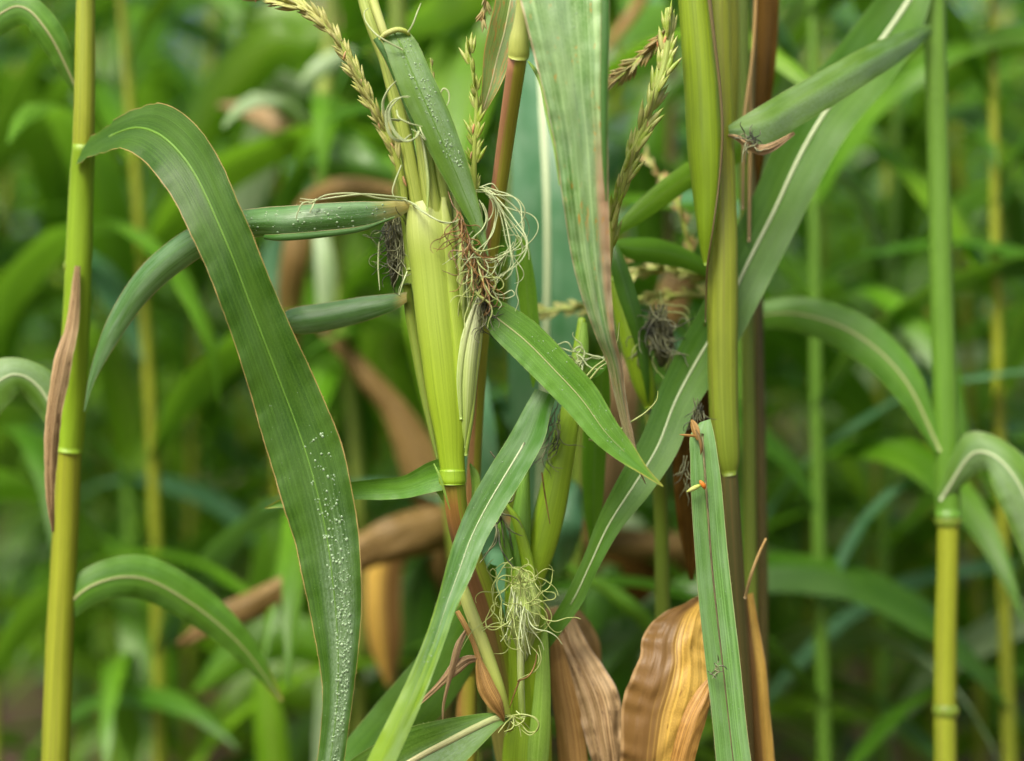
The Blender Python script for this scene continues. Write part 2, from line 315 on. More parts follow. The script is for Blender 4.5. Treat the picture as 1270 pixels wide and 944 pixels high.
def ribbon3(name, e1, e2, mat, parent, m=13, bow=0.1, shape='c', wave=0.0, wf=9.0, seed=1, ribs=None, hair=0, label=None, crease=None, face=True):
    """e1,e2: (n,3) edge curves in world space. Returns (object, grid, normals)."""
    n = len(e1); mid = (e1 + e2) / 2; ac = e2 - e1; wd = np.linalg.norm(ac, axis=1, keepdims=True)
    wref = np.maximum(wd, 1e-5)
    tan = unit(np.gradient(mid, axis=0))
    acn = ac / wref
    for i in range(n):
        if wd[i, 0] < 1e-4: acn[i] = acn[i - 1] if i else acn[min(3, n - 1)]
    nr = unit(np.cross(acn, tan))
    if face and nr[:, 1].mean() > 0: nr = -nr
    s = np.linspace(-1, 1, m)
    f = {'c': 1 - s ** 2, 'v': 1 - np.abs(s) ** 1.15, 'o': np.sqrt(np.maximum(0, 1 - s ** 2)), 'g': np.exp(-(s / 0.18) ** 2) * 0.6 + 0.4 * (1 - s ** 2)}[shape]
    t = np.linspace(0, 1, n); L = np.concatenate([[0], np.cumsum(np.linalg.norm(np.diff(mid, axis=0), axis=1))])
    bw = np.broadcast_to(np.interp(t, np.linspace(0, 1, len(bow)), bow) if isinstance(bow, (list, tuple)) else bow, (n,))
    G = np.zeros((n, m, 3))
    for j in range(m):
        off = (bw * f[j])[:, None] * wref
        if wave:
            off = off + wave * abs(s[j]) ** 1.6 * n1(L * wf * 10 + (0 if s[j] < 0 else 5), seed)[:, None] * np.minimum(1, wref / 0.02)
            off = off + wave * 0.25 * n1(L * 23 + s[j] * 2, seed + 3)[:, None]
        if ribs:
            off = off + (ribs[1] * n1(s[j] * ribs[0] + L * 1.5, seed + 7) * (0.4 + 0.6 * math.sqrt(max(0, 1 - s[j] ** 2))))[:, None]
            off = off + (ribs[1] * 0.7 * n1(L * 45 + s[j] * 3, seed + 9))[:, None]
        G[:, j] = mid + ac / 2 * s[j] + nr * off
    verts = G.reshape(-1, 3)
    faces = [(i * m + j, i * m + j + 1, (i + 1) * m + j + 1, (i + 1) * m + j) for i in range(n - 1) for j in range(m - 1)]
    uv = np.array([(L[i], (s[j] + 1) / 2) for i in range(n) for j in range(m)])
    tt = np.array([(t[i], (s[j] + 1) / 2) for i in range(n) for j in range(m)])
    verts = list(verts); 
    if hair:
        st = np.random.RandomState(seed + 50); uv = list(uv); tt = list(tt)
        for k in range(hair):
            i = st.randint(2, n - 2); sd_ = st.randint(2); j = 0 if sd_ == 0 else m - 1
            p = G[i, j] + (G[i + 1, j] - G[i, j]) * st.rand()
            out = acn[i] * (-1 if sd_ == 0 else 1)
            d = unit(out * (0.6 + 0.6 * st.rand()) - tan[i] * 0.5 * st.rand() + nr[i] * 0.3 * st.randn())
            ln = 0.0011 + 0.0014 * st.rand(); w_ = 0.00013
            b = len(verts)
            verts += [p - tan[i] * w_ - out * 0.0003, p + tan[i] * w_ - out * 0.0003, p + d * ln]; faces.append((b, b + 1, b + 2))
            for _ in range(3): uv.append((L[i], float(sd_))); tt.append((t[i], float(sd_)))
        uv = np.array(uv); tt = np.array(tt)
    o = link_mesh(name, verts, faces, mat, parent, uv, tt, label=label)
    return o, G, nr

def tube3(name, pts, rad, mat, parent, m=14, flat=0.9, ribs=None, seed=1, label=None, cap=True, right=None):
    n = len(pts); tan = unit(np.gradient(pts, axis=0))
    if right is None: right = unit(np.cross(tan, np.array([0, 1.0, 0])))
    bad = np.linalg.norm(right, axis=1) < 0.5
    right[bad] = (1, 0, 0)
    # keep right pointing one way
    for i in range(1, n):
        if np.dot(right[i], right[i - 1]) < 0: right[i] = -right[i]
    if right[:, 0].mean() > 0: right = -right           # v=0 is the left side
    fw = unit(np.cross(right, tan))
    if fw[:, 1].mean() > 0: fw = -fw                     # v=.25 faces -Y
    L = np.concatenate([[0], np.cumsum(np.linalg.norm(np.diff(pts, axis=0), axis=1))])
    verts, uv, tt, faces = [], [], [], []
    M1 = m + 1
    for i in range(n):
        for j in range(M1):
            th = 2 * math.pi * j / m
            r = rad[i]
            if ribs: r = r * (1 + ribs[1] * math.sin(th * ribs[0] + seed)) + 0.0004 * float(n1(L[i] * 30 + math.cos(th) * 2, seed)) * min(1, r / 0.01)
            verts.append(pts[i] + right[i] * math.cos(th) * r + fw[i] * math.sin(th) * r * flat)
            uv.append((L[i], j / m)); tt.append((i / (n - 1), j / m))
    for i in range(n - 1):
        for j in range(m): faces.append((i * M1 + j, i * M1 + j + 1, (i + 1) * M1 + j + 1, (i + 1) * M1 + j))
    if cap:
        for i in (0, n - 1):
            b = len(verts); verts.append(pts[i] + tan[i] * (rad[i] * 0.35) * (-1 if i == 0 else 1)); uv.append((L[i], 0.25)); tt.append((i / (n - 1), 0.25))
            for j in range(m): faces.append((i * M1 + j, i * M1 + j + 1, b))
    return link_mesh(name, verts, faces, mat, parent, np.array(uv), np.array(tt), label=label)

def leaf(st, mat, parent, n=70, rib=None, name='leaf_blade', **kw):
    """stations (x1,y1,x2,y2,Y1[,Y2]) in reference pixels at real depths"""
    a = [P(q[0], q[1], q[4]) for q in st]; b = [P(q[2], q[3], q[5] if len(q) > 5 else q[4]) for q in st]
    E = spline([np.concatenate([(p + q) / 2, (q - p) / 2]) for p, q in zip(a, b)], n)
    e1 = E[:, :3] - E[:, 3:]; e2 = E[:, :3] + E[:, 3:]
    o, G, nr = ribbon3(name, e1, e2, M[mat], parent, **kw)
    if rib:                                         # (material, radius px start, end, [t0, t1])
        mt, r0, r1 = rib[:3]; t0, t1 = rib[3:5] if len(rib) > 4 else (0, 1)
        i0, i1 = int(t0 * (n - 1)), int(t1 * (n - 1)); c = G[i0:i1 + 1, G.shape[1] // 2] + nr[i0:i1 + 1] * 0.0002
        tube3('midrib', c, np.linspace(r0, r1, len(c)) * K, M[mt], o, m=8, flat=0.5)
    return o, G, nr
def cleaf(pts, mat, parent, **kw):
    """centre line (x,y,width,Y[,turn]) -> stations across the line; turn pushes the two margins apart in depth"""
    pts = [tuple(p) for p in pts]; st = []
    for i, p in enumerate(pts):
        q0 = pts[max(0, i - 1)]; q1 = pts[min(len(pts) - 1, i + 1)]
        dx, dy = q1[0] - q0[0], q1[1] - q0[1]; l = math.hypot(dx, dy) or 1
        nx, ny = -dy / l, dx / l; w = p[2] / 2; tr = p[4] if len(p) > 4 else 0.0
        st.append((p[0] - nx * w, p[1] - ny * w, p[0] + nx * w, p[1] + ny * w, p[3] - tr, p[3] + tr))
    return leaf(st, mat, parent, **kw)
def tube(pts, mat, parent, n=40, name='stalk', **kw):
    """centre line (x,y,radius px,Y)"""
    A = spline([np.concatenate([P(p[0], p[1], p[3]), [p[2] * K]]) for p in pts], n)
    return tube3(name, A[:, :3], np.maximum(A[:, 3], 0.0003), M[mat], parent, **kw)

def strands(name, paths, rad, mat, parent, label=None, m=5, kind=None):
    """many fine silk threads as one mass; paths in world space"""
    V, F = [], []
    for p in paths:
        p = np.asarray(p); n = len(p); tan = unit(np.gradient(p, axis=0))
        up = np.array([0.3, -1, 0.2]); r_ = unit(np.cross(tan, up)); f_ = unit(np.cross(tan, r_)); b = len(V)
        for i in range(n):
            r = rad * (1 - 0.6 * (i / (n - 1)) ** 3)
            for j in range(m):
                a = 2 * math.pi * j / m; V.append(p[i] + r_[i] * math.cos(a) * r + f_[i] * math.sin(a) * r)
        for i in range(n - 1):
            for j in range(m):
                k = (j + 1) % m; F.append((b + i * m + j, b + i * m + k, b + (i + 1) * m + k, b + (i + 1) * m + j))
    return link_mesh(name, V, F, M[mat], parent, label=label, kind=kind)
def pth(pts, Y=0.0, n=28):
    return spline([P(p[0], p[1], p[2] if len(p) > 2 else Y) for p in pts], n)
def curl(x, y, Y, ang, length, seed, curv=0.9, steps=44, droop=0.4, bend=0.0):
    """random wavy thread: pixel start, heading in degrees (0 right, 90 down), length px"""
    r = random.Random(seed); p = np.array([x, y, Y], float); h0 = h = math.radians(ang); out = []
    hz = r.uniform(-0.4, 0.4); k = r.uniform(-1, 1) * 0.05 * curv; stp = length / steps
    for i in range(steps):
        h0 += math.radians(bend) / steps; h += math.radians(bend) / steps
        out.append(P(p[0], p[1], p[2]))
        k += r.uniform(-1, 1) * 0.055 * curv - k * 0.06 - (h - h0) * 0.006; k = max(-0.22, min(0.22, k)); h += k * stp
        p += (math.cos(h) * stp, math.sin(h) * stp + droop * stp * 0.3, hz * stp * K)
        hz += r.uniform(-.25, .25) - hz * .05
    return np.array(out)

# spikelets of the tassels: shared meshes
def spikelet_mesh(mat, seed, ln=0.0190, wd=0.0025):
    r = random.Random(seed); V, F = [], []
    for k, (sc, ang, off) in enumerate(((1.0, 0.0, 0.0), (0.86, 0.16, 0.0012), (0.8, -0.14, -0.0010))):
        n, m = 9, 6; b = len(V); bend = r.uniform(-0.15, 0.15)
        for i in range(n):
            t = i / (n - 1); rr = wd * sc * (math.sin(math.pi * min(1, t * 0.93 + 0.07)) ** 0.8) * (1.1 - 0.5 * t)
            z = t * ln * sc; x = off + math.sin(ang + bend * t) * z
            for j in range(m):
                a = 2 * math.pi * j / m; V.append((x + rr * math.cos(a), rr * 0.75 * math.sin(a), z))
        for i in range(n - 1):
            for j in range(m):
                q = (j + 1) % m; F.append((b + i * m + j, b + i * m + q, b + (i + 1) * m + q, b + (i + 1) * m + j))
    me = bpy.data.meshes.new('spikelet'); me.from_pydata(V, [], F); me.materials.append(M[mat])
    me.polygons.foreach_set('use_smooth', [True] * len(me.polygons)); me.update(); return me
SPK = {k: [spikelet_mesh(k, s) for s in range(3)] for k in ('tassel', 'tassel_g', 'tassel_b')}
def anther_mesh():
    V, F = [], []; n, m = 6, 5
    for i in range(n):
        t = i / (n - 1); r = 0.0009 * math.sin(math.pi * (0.1 + 0.85 * t)) + 0.0002
        for j in range(m): a = 6.2832 * j / m; V.append((r * math.cos(a) + 0.001 * t * t, r * math.sin(a), -0.008 * t))
    for i in range(n - 1):
        for j in range(m): q = (j + 1) % m; F.append((i * m + j, i * m + q, (i + 1) * m + q, (i + 1) * m + j))
    me = bpy.data.meshes.new('anther'); me.from_pydata(V, [], F); me.materials.append(M['anther'])
    me.polygons.foreach_set('use_smooth', [True] * len(me.polygons)); me.update(); return me
ANT = anther_mesh()
def put(me, name, parent, pos, zdir, xdir, sc):
    z = unit(np.array(zdir)); x = np.array(xdir) - z * np.dot(xdir, z); x = unit(x); y = np.cross(z, x)
    o = bpy.data.objects.new(name, me); COL.objects.link(o); o.parent = parent
    p = pos - base_of(parent)
    o.matrix_local = Matrix(((x[0] * sc, y[0] * sc, z[0] * sc, p[0]), (x[1] * sc, y[1] * sc, z[1] * sc, p[1]), (x[2] * sc, y[2] * sc, z[2] * sc, p[2]), (0, 0, 0, 1)))
    return o
def tassel(pts, parent, mat, count, seed, r0=2.4, r1=1.2, spread=0.3, sc=1.0, up=1, anthers=0, joined=False, name='tassel_branch', t0=0.0, label=None, stemmat='lime'):
    """pts go from base to tip: (x,y,Y)"""
    A = spline([P(*p) for p in pts], 60); ax = tube3(name, A, np.linspace(r0, r1, 60) * K, M[stemmat], parent, m=8, label=label)
    rr = random.Random(seed); tan = unit(np.gradient(A, axis=0)); J = []
    for k in range(count):
        t = t0 + (1 - t0) * (k + rr.uniform(-.8, .8)) / count; i = min(58, max(0, int(t * 59)))
        th = (k % 2) * math.pi + rr.uniform(-1.3, 1.3) + (0.3 if k % 2 == 0 else -0.3)
        side = unit(np.cross(tan[i], (0, 1, 0))); fw = np.array((0, -1.0, 0))
        rad = side * math.cos(th) + fw * math.sin(th)
        d = tan[i] * up + rad * (spread + rr.uniform(-.10, .14)) + np.array((rr.uniform(-.1, .1), 0, rr.uniform(-.1, .1))); s_ = sc * rr.uniform(0.72, 1.2)
        pos = A[i] + rad * r0 * K * 0.5
        if joined: J.append((pos, d, rad, s_, rr.randrange(3)))
        else: put(SPK[mat][rr.randrange(3)], 'spikelet', ax, pos, d, rad, s_)
    for k in range(anthers):
        i = rr.randrange(4, 58); rad = np.array((rr.uniform(-1, 1), -0.5, 0))
        put(ANT, 'anther', ax, A[i] + rad * 0.003, (rr.uniform(-.5, .5), 0, 1), (1, 0.2, 0), rr.uniform(0.7, 1.3) * sc)
    if joined:
        V, F = [], []
        for pos, d, rad, s_, q in J:
            me = SPK[mat][q]; z = unit(d); x = unit(rad - z * np.dot(rad, z)); y = np.cross(z, x); b = len(V)
            for v in me.vertices: V.append(pos + (x * v.co.x + y * v.co.y + z * v.co.z) * s_)
            for f in me.polygons: F.append([b + i for i in f.vertices])
        link_mesh('spikelet', V, F, M[mat], ax, kind='stuff')
    return ax

def dew(G, nr, count, seed, t=(0, 1), s=(-0.8, 0.8), r=(0.3, 0.9), label='', clump=None):
    """dew standing on a leaf: low domes of water, too many to count"""
    st = np.random.RandomState(seed); n, m = G.shape[:2]; V, F = [], []
    for k in range(count):
        tt = st.uniform(*t) if clump is None else np.clip(st.normal(*clump), t[0], t[1])
        ss = st.uniform(*s); fi = tt * (n - 1); i = min(int(fi), n - 2); fj = (ss + 1) / 2 * (m - 1); j = min(int(fj), m - 2)
        u, v = fi - i, fj - j
        p = (G[i, j] * (1 - u) + G[i + 1, j] * u) * (1 - v) + (G[i, j + 1] * (1 - u) + G[i + 1, j + 1] * u) * v
        nn = unit(np.cross(G[i, j + 1] - G[i, j], G[i + 1, j] - G[i, j])); nn = nn if np.dot(nn, nr[i]) > 0 else -nn
        a = unit(G[i + 1, j] - G[i, j]); c = np.cross(nn, a); rad = (r[0] * .7 + (r[1] - r[0]) * st.rand() ** 2.8) * 0.0011; el = 1 + 0.5 * st.rand() ** 2
        b = len(V); V.append(p + nn * rad * 0.7)
        for q, (hr, hh) in enumerate(((0.5, 0.58), (0.87, 0.3), (1.0, -0.05))):
            for w in range(8):
                an = w * math.pi / 4; V.append(p + (a * math.cos(an) * el + c * math.sin(an)) * rad * hr + nn * rad * hh)
        for w in range(8):
            x = (w + 1) % 8; F.append((b, b + 1 + w, b + 1 + x))
            for q in range(2): F.append((b + 1 + q * 8 + w, b + 9 + q * 8 + w, b + 9 + q * 8 + x, b + 1 + q * 8 + x))
    o = link_mesh('dew', V, F, M['water'], label=label, kind='stuff'); o['category'] = 'dew'
    return o

# ------------------------------------------------------------------ ground
S = 300
link_mesh('ground', [(-S, -20, 0), (S, -20, 0), (S, 600, 0), (-S, 600, 0)], [(0, 1, 2, 3)], M['soil'], kind='structure', smooth=False)
GY = lambda Y: 472 + H / (K * (D + Y) / D)          # reference pixel row of the soil at a depth

# ------------------------------------------------------------------ MAIN PLANT, left of centre
def soil_at(x, Y): p = P(x, 0, Y); return (p[0], Y, 0)
A_ = thing('corn_plant', soil_at(655, 0.055), 'front corn plant left of centre, with lime ear shoots, curly silk and dewy leaves', 'corn plant', 'corn plants in the front row')
stalk = tube([(655, GY(.055), 24, .055), (655, 1300, 27, .055), (654, 1080, 28, .055), (654, 944, 32, .055), (657, 880, 27, .055), (655, 800, 27, .055), (650, 740, 25, .06), (648, 690, 20, .07)], 'husk_y', A_, n=70, ribs=(7, .02), flat=.9)
# the long peduncle: red brown stem from the node up to the shoot
ped = tube([(563, 592, 14, .0), (568, 640, 14, .012), (582, 690, 17, .03), (602, 750, 20, .05), (615, 810, 21, .06), (626, 880, 22, .07), (640, 960, 22, .075)], 'redlow', A_, name='shoot_stem', n=60, ribs=(5, .02))
# main ear shoot: overlapping lime sheaths
husk = tube([(562, 588, 15, 0), (560, 565, 16.5, 0), (558, 530, 20.5, 0), (554, 490, 24.5, 0), (549, 440, 27, 0), (543, 390, 28, 0), (538, 340, 28, 0), (533, 295, 28.5, 0), (530, 268, 26, .003), (528, 255, 23, .006)], 'husk', A_, name='ear_husk', cap=False, n=70, m=26, ribs=(9, .012), flat=.75, seed=3)
tube([(561, 601, 15.5, 0), (561, 597, 17, 0), (561, 589, 16.5, 0), (561, 583, 16, 0)], 'husk_y', husk, name='node_ring', n=10, m=20)
tube([(568, 585, 1.5, .006), (573, 550, 5, .005), (576, 515, 8.5, .004), (579, 470, 10, .004), (577, 410, 11, .004), (572, 350, 12, .006), (569, 300, 10, .01), (566, 262, 6, .012), (561, 238, 2.5, .012)], 'husk2', husk, name='husk_leaf', n=50, ribs=(5, .04), seed=4)
tube([(567, 580, 1, -.002), (569, 545, 5, -.003), (570, 500, 8.5, -.006), (569, 440, 10, -.008), (563, 380, 10, -.008), (558, 330, 9, -.008), (554, 290, 9, -.007), (551, 262, 6, -.006), (550, 245, 3, -.004)], 'husk', husk, name='husk_leaf', n=50, ribs=(4, .03), seed=9)
tube([(574, 480, 2, .0), (571, 420, 5, -.006), (571, 370, 6.5, -.007), (573, 320, 5.5, -.006), (576, 285, 1.5, -.004)], 'husk2', husk, name='husk_leaf', n=40, ribs=(4, .05), seed=6)
# small white streaked shoot tucked beside it
sh2 = tube([(575, 555, 5, .0), (577, 520, 8, -.004), (578, 480, 11, -.006), (581, 440, 11, -.008), (587, 405, 8.5, -.009), (593, 378, 4.5, -.009), (597, 362, 1.5, -.008)], 'husk_w', A_, name='young_ear', n=50, ribs=(4, .05), seed=2)
tube([(572, 520, 2, -.01), (570, 470, 4, -.013), (575, 425, 4.5, -.014), (584, 392, 3, -.014), (592, 370, .8, -.012)], 'husk_w', sh2, name='husk_leaf', n=40, seed=5)
tube([(577, 565, 3, .0), (583, 520, 4.5, -.004), (588, 470, 4.5, -.005), (594, 425, 4, -.006), (598, 392, 2, -.006)], 'husk2', sh2, name='husk_leaf', n=40, seed=7)
# narrow leaf sheaths rising out of the shoot
tube([(528, 310, 9, .008), (519, 255, 10, .006), (509, 203, 10, .004), (500, 160, 9.5, .002), (489, 115, 9, .0), (477, 72, 8, .0), (463, 35, 8, .0), (452, 0, 8, .004), (440, -60, 7, .01)], 'lime', A_, name='leaf_sheath', n=60, ribs=(5, .05), seed=3)
tube([(486, 60, 4, -.008), (478, 44, 5, -.012), (470, 22, 5.5, -.01), (463, 0, 6, -.006), (455, -40, 6, .0)], 'cream', A_, name='leaf_petiole', n=30)
tube([(541, 320, 8, .0), (538, 270, 11, -.003), (531, 225, 10.5, -.004), (524, 180, 9, -.004), (518, 140, 7, -.002), (512, 100, 5, .004)], 'lime', A_, name='leaf_sheath', n=60, ribs=(5, .06), seed=4)
tube([(556, 330, 6, .004), (552, 270, 9, .004), (545, 225, 9, .004), (537, 180, 7, .004), (528, 140, 4, .006)], 'lime', A_, name='leaf_sheath', n=60, ribs=(5, .06), seed=5)
tube([(530, 262, 1.2, -.018), (531, 225, 2.2, -.016), (527, 190, 1.8, -.014), (521, 160, 1, -.013)], 'husk_w', A_, name='leaf_sheath', n=30, seed=8)
tube([(509, 335, 5, .012), (505, 280, 7, .012), (500, 235, 6.5, .01), (497, 222, 5, .008)], 'green_st', A_, name='tassel_stem', n=30)
# folded dewy leaf across the shoot
o, G, nr = leaf([(472, 44, 506, 38, -.030), (478, 62, 519, 55, -.034), (487, 88, 532, 84, -.037), (498, 117, 547, 115, -.038), (511, 146, 560, 145, -.037), (528, 180, 572, 178, -.035), (545, 212, 582, 208, -.033), (562, 242, 590, 238, -.030), (578, 270, 597, 266, -.028), (594, 298, 603, 294, -.026), (605, 318, 606, 317, -.024)], 'dewy', A_, n=80, m=15, bow=[.02, .1, .12, .1, .05], shape='c', wave=.0007, hair=150, label='folded blade with dew drops along its middle', rib=('rib_g', 1.2, .4, .0, .85))
dew(G, nr, 320, 1, t=(.04, .62), s=(-.2, .75), r=(.3, 1.2), label='dew drops on the folded leaf above the silk')
cleaf([(466, 48, 8, -.020), (482, 74, 10, -.024), (497, 110, 9, -.026), (508, 142, 6, -.026), (518, 165, 2, -.026)], 'under', A_, n=30, m=7, bow=.3, name='leaf_fold')
tube([(471, 49, 2.5, -.032), (479, 42, 3.5, -.035), (492, 37, 3.5, -.036), (503, 39, 3, -.034), (508, 44, 1.6, -.032)], 'cream', A_, name='leaf_collar', n=20, m=8)
# left hand leaves
o, G, nr = leaf([(509, 250, 509, 260, .0), (495, 249, 497, 268, -.004), (470, 250, 472, 278, -.010), (440, 250, 440, 286, -.014), (400, 252, 400, 292, -.018), (360, 255, 360, 296, -.012), (320, 258, 320, 294, .005), (270, 268, 273, 306, .03), (220, 292, 228, 334, .05), (172, 334, 186, 370, .065), (135, 392, 152, 415, .075), (112, 460, 120, 468, .08), (104, 510, 105, 511, .085)], 'glauc', A_, n=100, m=17, bow=[.12, .36, .38, .3, .15, .05], shape='c', wave=.0005, hair=60, label='rolled blue green blade pointing left', rib=None)
dew(G, nr, 220, 2, t=(.06, .45), s=(-.7, .8), r=(.35, 1.4), label='dew drops on the rolled leaf pointing left')
leaf([(490, 268, 486, 272, -.012), (450, 280, 450, 287, -.018), (400, 286, 400, 295, -.024), (350, 290, 350, 299, -.018), (328, 291, 328, 297, -.004)], 'under', o, n=40, m=7, bow=.3, wave=.0006, name='leaf_fold')
o, G, nr = leaf([(505, 362, 505, 374, .02), (490, 364, 490, 384, .03), (450, 368, 452, 399, .045), (400, 376, 404, 411, .055), (372, 380, 382, 414, .058), (358, 384, 371, 414, .065), (352, 389, 366, 413, .075), (362, 392, 378, 410, .105), (385, 398, 388, 401, .13)], 'glauc', A_, n=60, m=15, bow=[.1, .34, .34, .2, .1], shape='c', wave=.0008, label='short blue green blade with curled tip', hair=40)
leaf([(553, 566, 550, 608, .004), (530, 574, 530, 612, .01), (500, 590, 503, 618, .02), (470, 594, 472, 620, .03), (435, 598, 437, 620, .04), (395, 605, 396, 624, .045), (355, 616, 357, 629, .05), (328, 630, 329, 631, .055)], 'mid', A_, n=70, m=11, bow=-.15, wave=.0012, seed=8, label='narrow blade crossing behind the broad leaf')
cleaf([(545, 600, 22, .02), (553, 612, 18, .018), (560, 640, 3, .016)], 'petiole', A_, n=20, m=7, bow=.2, name='bract')
cleaf([(583, 575, 2, .02), (589, 590, 11, .02), (590, 612, 10, .02), (584, 640, 4, .02)], 'petiole', A_, n=20, m=7, bow=.2, name='bract')
cleaf([(538, 575, 1.5, -.014), (545, 590, 3, -.016), (552, 612, 3, -.014), (558, 632, 1, -.01)], 'petiole', A_, n=20, m=5, bow=.2, name='bract')
tube([(505, 352, 5, .03), (508, 380, 7, .035), (516, 430, 7, .035), (528, 500, 5, .03), (545, 580, 1.5, .02)], 'green_st', A_, name='leaf_sheath', n=30)
# blade crossing to the right, pointed tip
o, G, nr = leaf([(602, 402, 610, 372, -.006), (611, 417, 627, 376, -.014), (640, 446, 664, 400, -.022), (670, 476, 702, 438, -.028), (703, 510, 738, 478, -.032), (735, 546, 764, 522, -.036), (765, 570, 786, 553, -.038), (795, 588, 803, 580, -.040), (822, 604, 823, 603, -.042)], 'mid', A_, n=90, m=15, bow=[.0, -.08, -.1, -.08, 0], shape='v', wave=.0009, seed=4, hair=170, rib=('rib_tan', 1.0, .1, 0, .8), label='pointed blade crossing to the lower right')
dew(G, nr, 120, 3, t=(.12, .8), s=(-.5, .8), r=(.25, .75), label='fine dew on the pointed leaf crossing the centre')
# curved blade going down to the left
o, G, nr = leaf([(664, 482, 690, 492, .000), (652, 503, 683, 512, -.004), (632, 540, 674, 548, -.010), (607, 580, 651, 590, -.018), (583, 622, 625, 632, -.026), (566, 662, 602, 672, -.034), (554, 700, 586, 712, -.045), (543, 742, 567, 752, -.055), (529, 785, 552, 795, -.065), (510, 832, 534, 844, -.075), (486, 882, 513, 896, -.085), (455, 944, 486, 956, -.095), (428, 1010, 458, 1025, -.10), (395, 1110, 420, 1125, -.10), (385, 1200, 386, 1201, -.09)], 'bladeD', A_, n=110, m=15, bow=[.02, -.1, -.14, .1, .2, .22], shape='v', wave=.0014, seed=12, hair=120, rib=('rib_w', 1.1, .1, .1, .45), label='long curved blade arching to the lower left')
dew(G, nr, 110, 4, t=(.1, .5), s=(-.7, .3), r=(.2, .7), label='fine dew on the leaf arching to the lower left')
cleaf([(612, 700, 8, .05), (596, 745, 34, .08), (566, 805, 60, .11), (520, 865, 70, .12), (468, 922, 64, .13), (410, 985, 50, .13), (350, 1070, 8, .13)], 'diag', A_, n=60, m=11, bow=.12, wave=.001, label='soft blue green blade behind the arching one')
# second shoot, right of it
ear = tube([(655, 742, 10, .06), (662, 710, 17, .06), (673, 670, 20.5, .06), (684, 625, 20, .06), (694, 575, 18, .06), (703, 530, 15, .06), (712, 490, 12, .062), (718, 440, 9, .065), (722, 395, 5, .07)], 'husk_y', A_, name='ear_husk', n=60, m=22, ribs=(6, .02), seed=5, label='plain lime shoot leaning right')
tube([(640, 735, 12, .045), (642, 700, 15, .045), (645, 660, 14, .045), (648, 620, 10, .045), (652, 580, 5, .045), (655, 555, 1.5, .045)], 'husk_d', A_, name='husk_leaf', n=40, ribs=(5, .04), seed=6)
tube([(662, 745, 5, .035), (655, 700, 8, .035), (642, 650, 6, .035), (628, 625, 1.5, .035)], 'husk_y', A_, name='husk_leaf', n=40, ribs=(3, .05), seed=7)
tube([(640, 740, 5, .03), (632, 700, 6, .03), (622, 655, 5, .03), (612, 612, 3, .035), (604, 585, 1, .04)], 'husk_d', A_, name='husk_leaf', n=40, seed=8)
# low silky ear on the stalk
low = tube([(658, 930, 16, .055), (657, 870, 23, .045), (654, 815, 24, .034), (650, 760, 22, .028), (646, 730, 16, .028), (643, 705, 8, .03)], 'husk_y', A_, name='ear_husk', n=40, m=22, ribs=(8, .03), seed=11, label='low ear under a tangle of silk')
tube([(648, 890, 4, .018), (646, 840, 4.5, .010), (646, 790, 4.5, .004), (648, 765, 2, .003)], 'husk_w', low, name='husk_leaf', n=30)
cleaf([(664, 1010, 4, .03), (667, 940, 26, .028), (672, 870, 22, .022), (674, 810, 14, .02), (676, 770, 3, .02)], 'petiole', low, n=30, m=9, bow=.25, name='husk_leaf')
# lime side petiole with dried papery wrap
tube([(563, 706, 3, .0), (569, 716, 6, -.002), (581, 750, 7.5, -.004), (594, 785, 8, -.004), (606, 820, 9, -.002), (617, 855, 9, .0), (625, 885, 8, .006), (632, 905, 6, .012)], 'cream', A_, name='leaf_petiole', n=50, ribs=(4, .04))
cleaf([(592, 812, 3, -.012), (597, 832, 15, -.015), (603, 852, 22, -.016), (613, 870, 20, -.016), (622, 886, 9, -.012), (625, 895, 2, -.008)], 'orange', A_, n=40, m=11, bow=.3, wave=.002, ribs=(7, .0011), name='dried_bract')
cleaf([(567, 758, 6, -.004), (578, 778, 7, -.008), (588, 800, 6, -.010), (596, 826, 8, -.012)], 'orange', A_, n=30, m=7, bow=.4, ribs=(5, .0008), name='dried_bract')
cleaf([(598, 818, 5, -.01), (582, 818, 11, -.012), (566, 828, 16, -.013), (552, 842, 10, -.013), (533, 861, 6, -.013), (505, 886, 3, -.012)], 'tan', A_, n=40, m=9, bow=.25, ribs=(6, .001), wave=.001, name='dried_bract')
cleaf([(578, 782, 4, -.008), (569, 800, 9, -.014), (563, 822, 9, -.016), (556, 848, 5, -.016), (550, 875, 3.5, -.015), (549, 896, 1.5, -.014)], 'tan', A_, n=40, m=7, bow=.35, ribs=(5, .0008), name='dried_bract')
# bottom leaf with a cream rib
o, G, nr = leaf([(630, 888, 632, 896, .0), (608, 884, 622, 899, -.012), (575, 888, 603, 918, -.022), (540, 894, 578, 944, -.030), (505, 903, 545, 972, -.038), (470, 920, 505, 1000, -.045), (425, 950, 455, 1030, -.05), (370, 1000, 395, 1055, -.05), (320, 1070, 322, 1072, -.05)], 'dewy', A_, n=70, m=15, bow=[.0, -.12, -.16, -.1], shape='v', wave=.0008, hair=50, seed=9, rib=('rib_tan', 4.5, 3.5, .03, .6), label='bottom blade with a broad cream rib')
dew(G, nr, 40, 8, t=(.2, .5), s=(.1, .9), r=(.25, .6), label='fine dew on the bottom leaf with a cream rib')
# tassel branch arching to the upper left
ta = tassel([(503, 262, .004), (499, 225, .0), (486, 182, -.006), (470, 148, -.01), (452, 112, -.014), (436, 80, -.016), (415, 45, -.018), (388, 18, -.016), (355, 3, -.012), (325, -6, -.01), (290, -18, -.01)], A_, 'tassel', 88, 3, r0=4.6, r1=2.2, spread=.11, sc=1.1, anthers=12, t0=.17, label='cream tassel branch arching to the upper left', stemmat='lime')
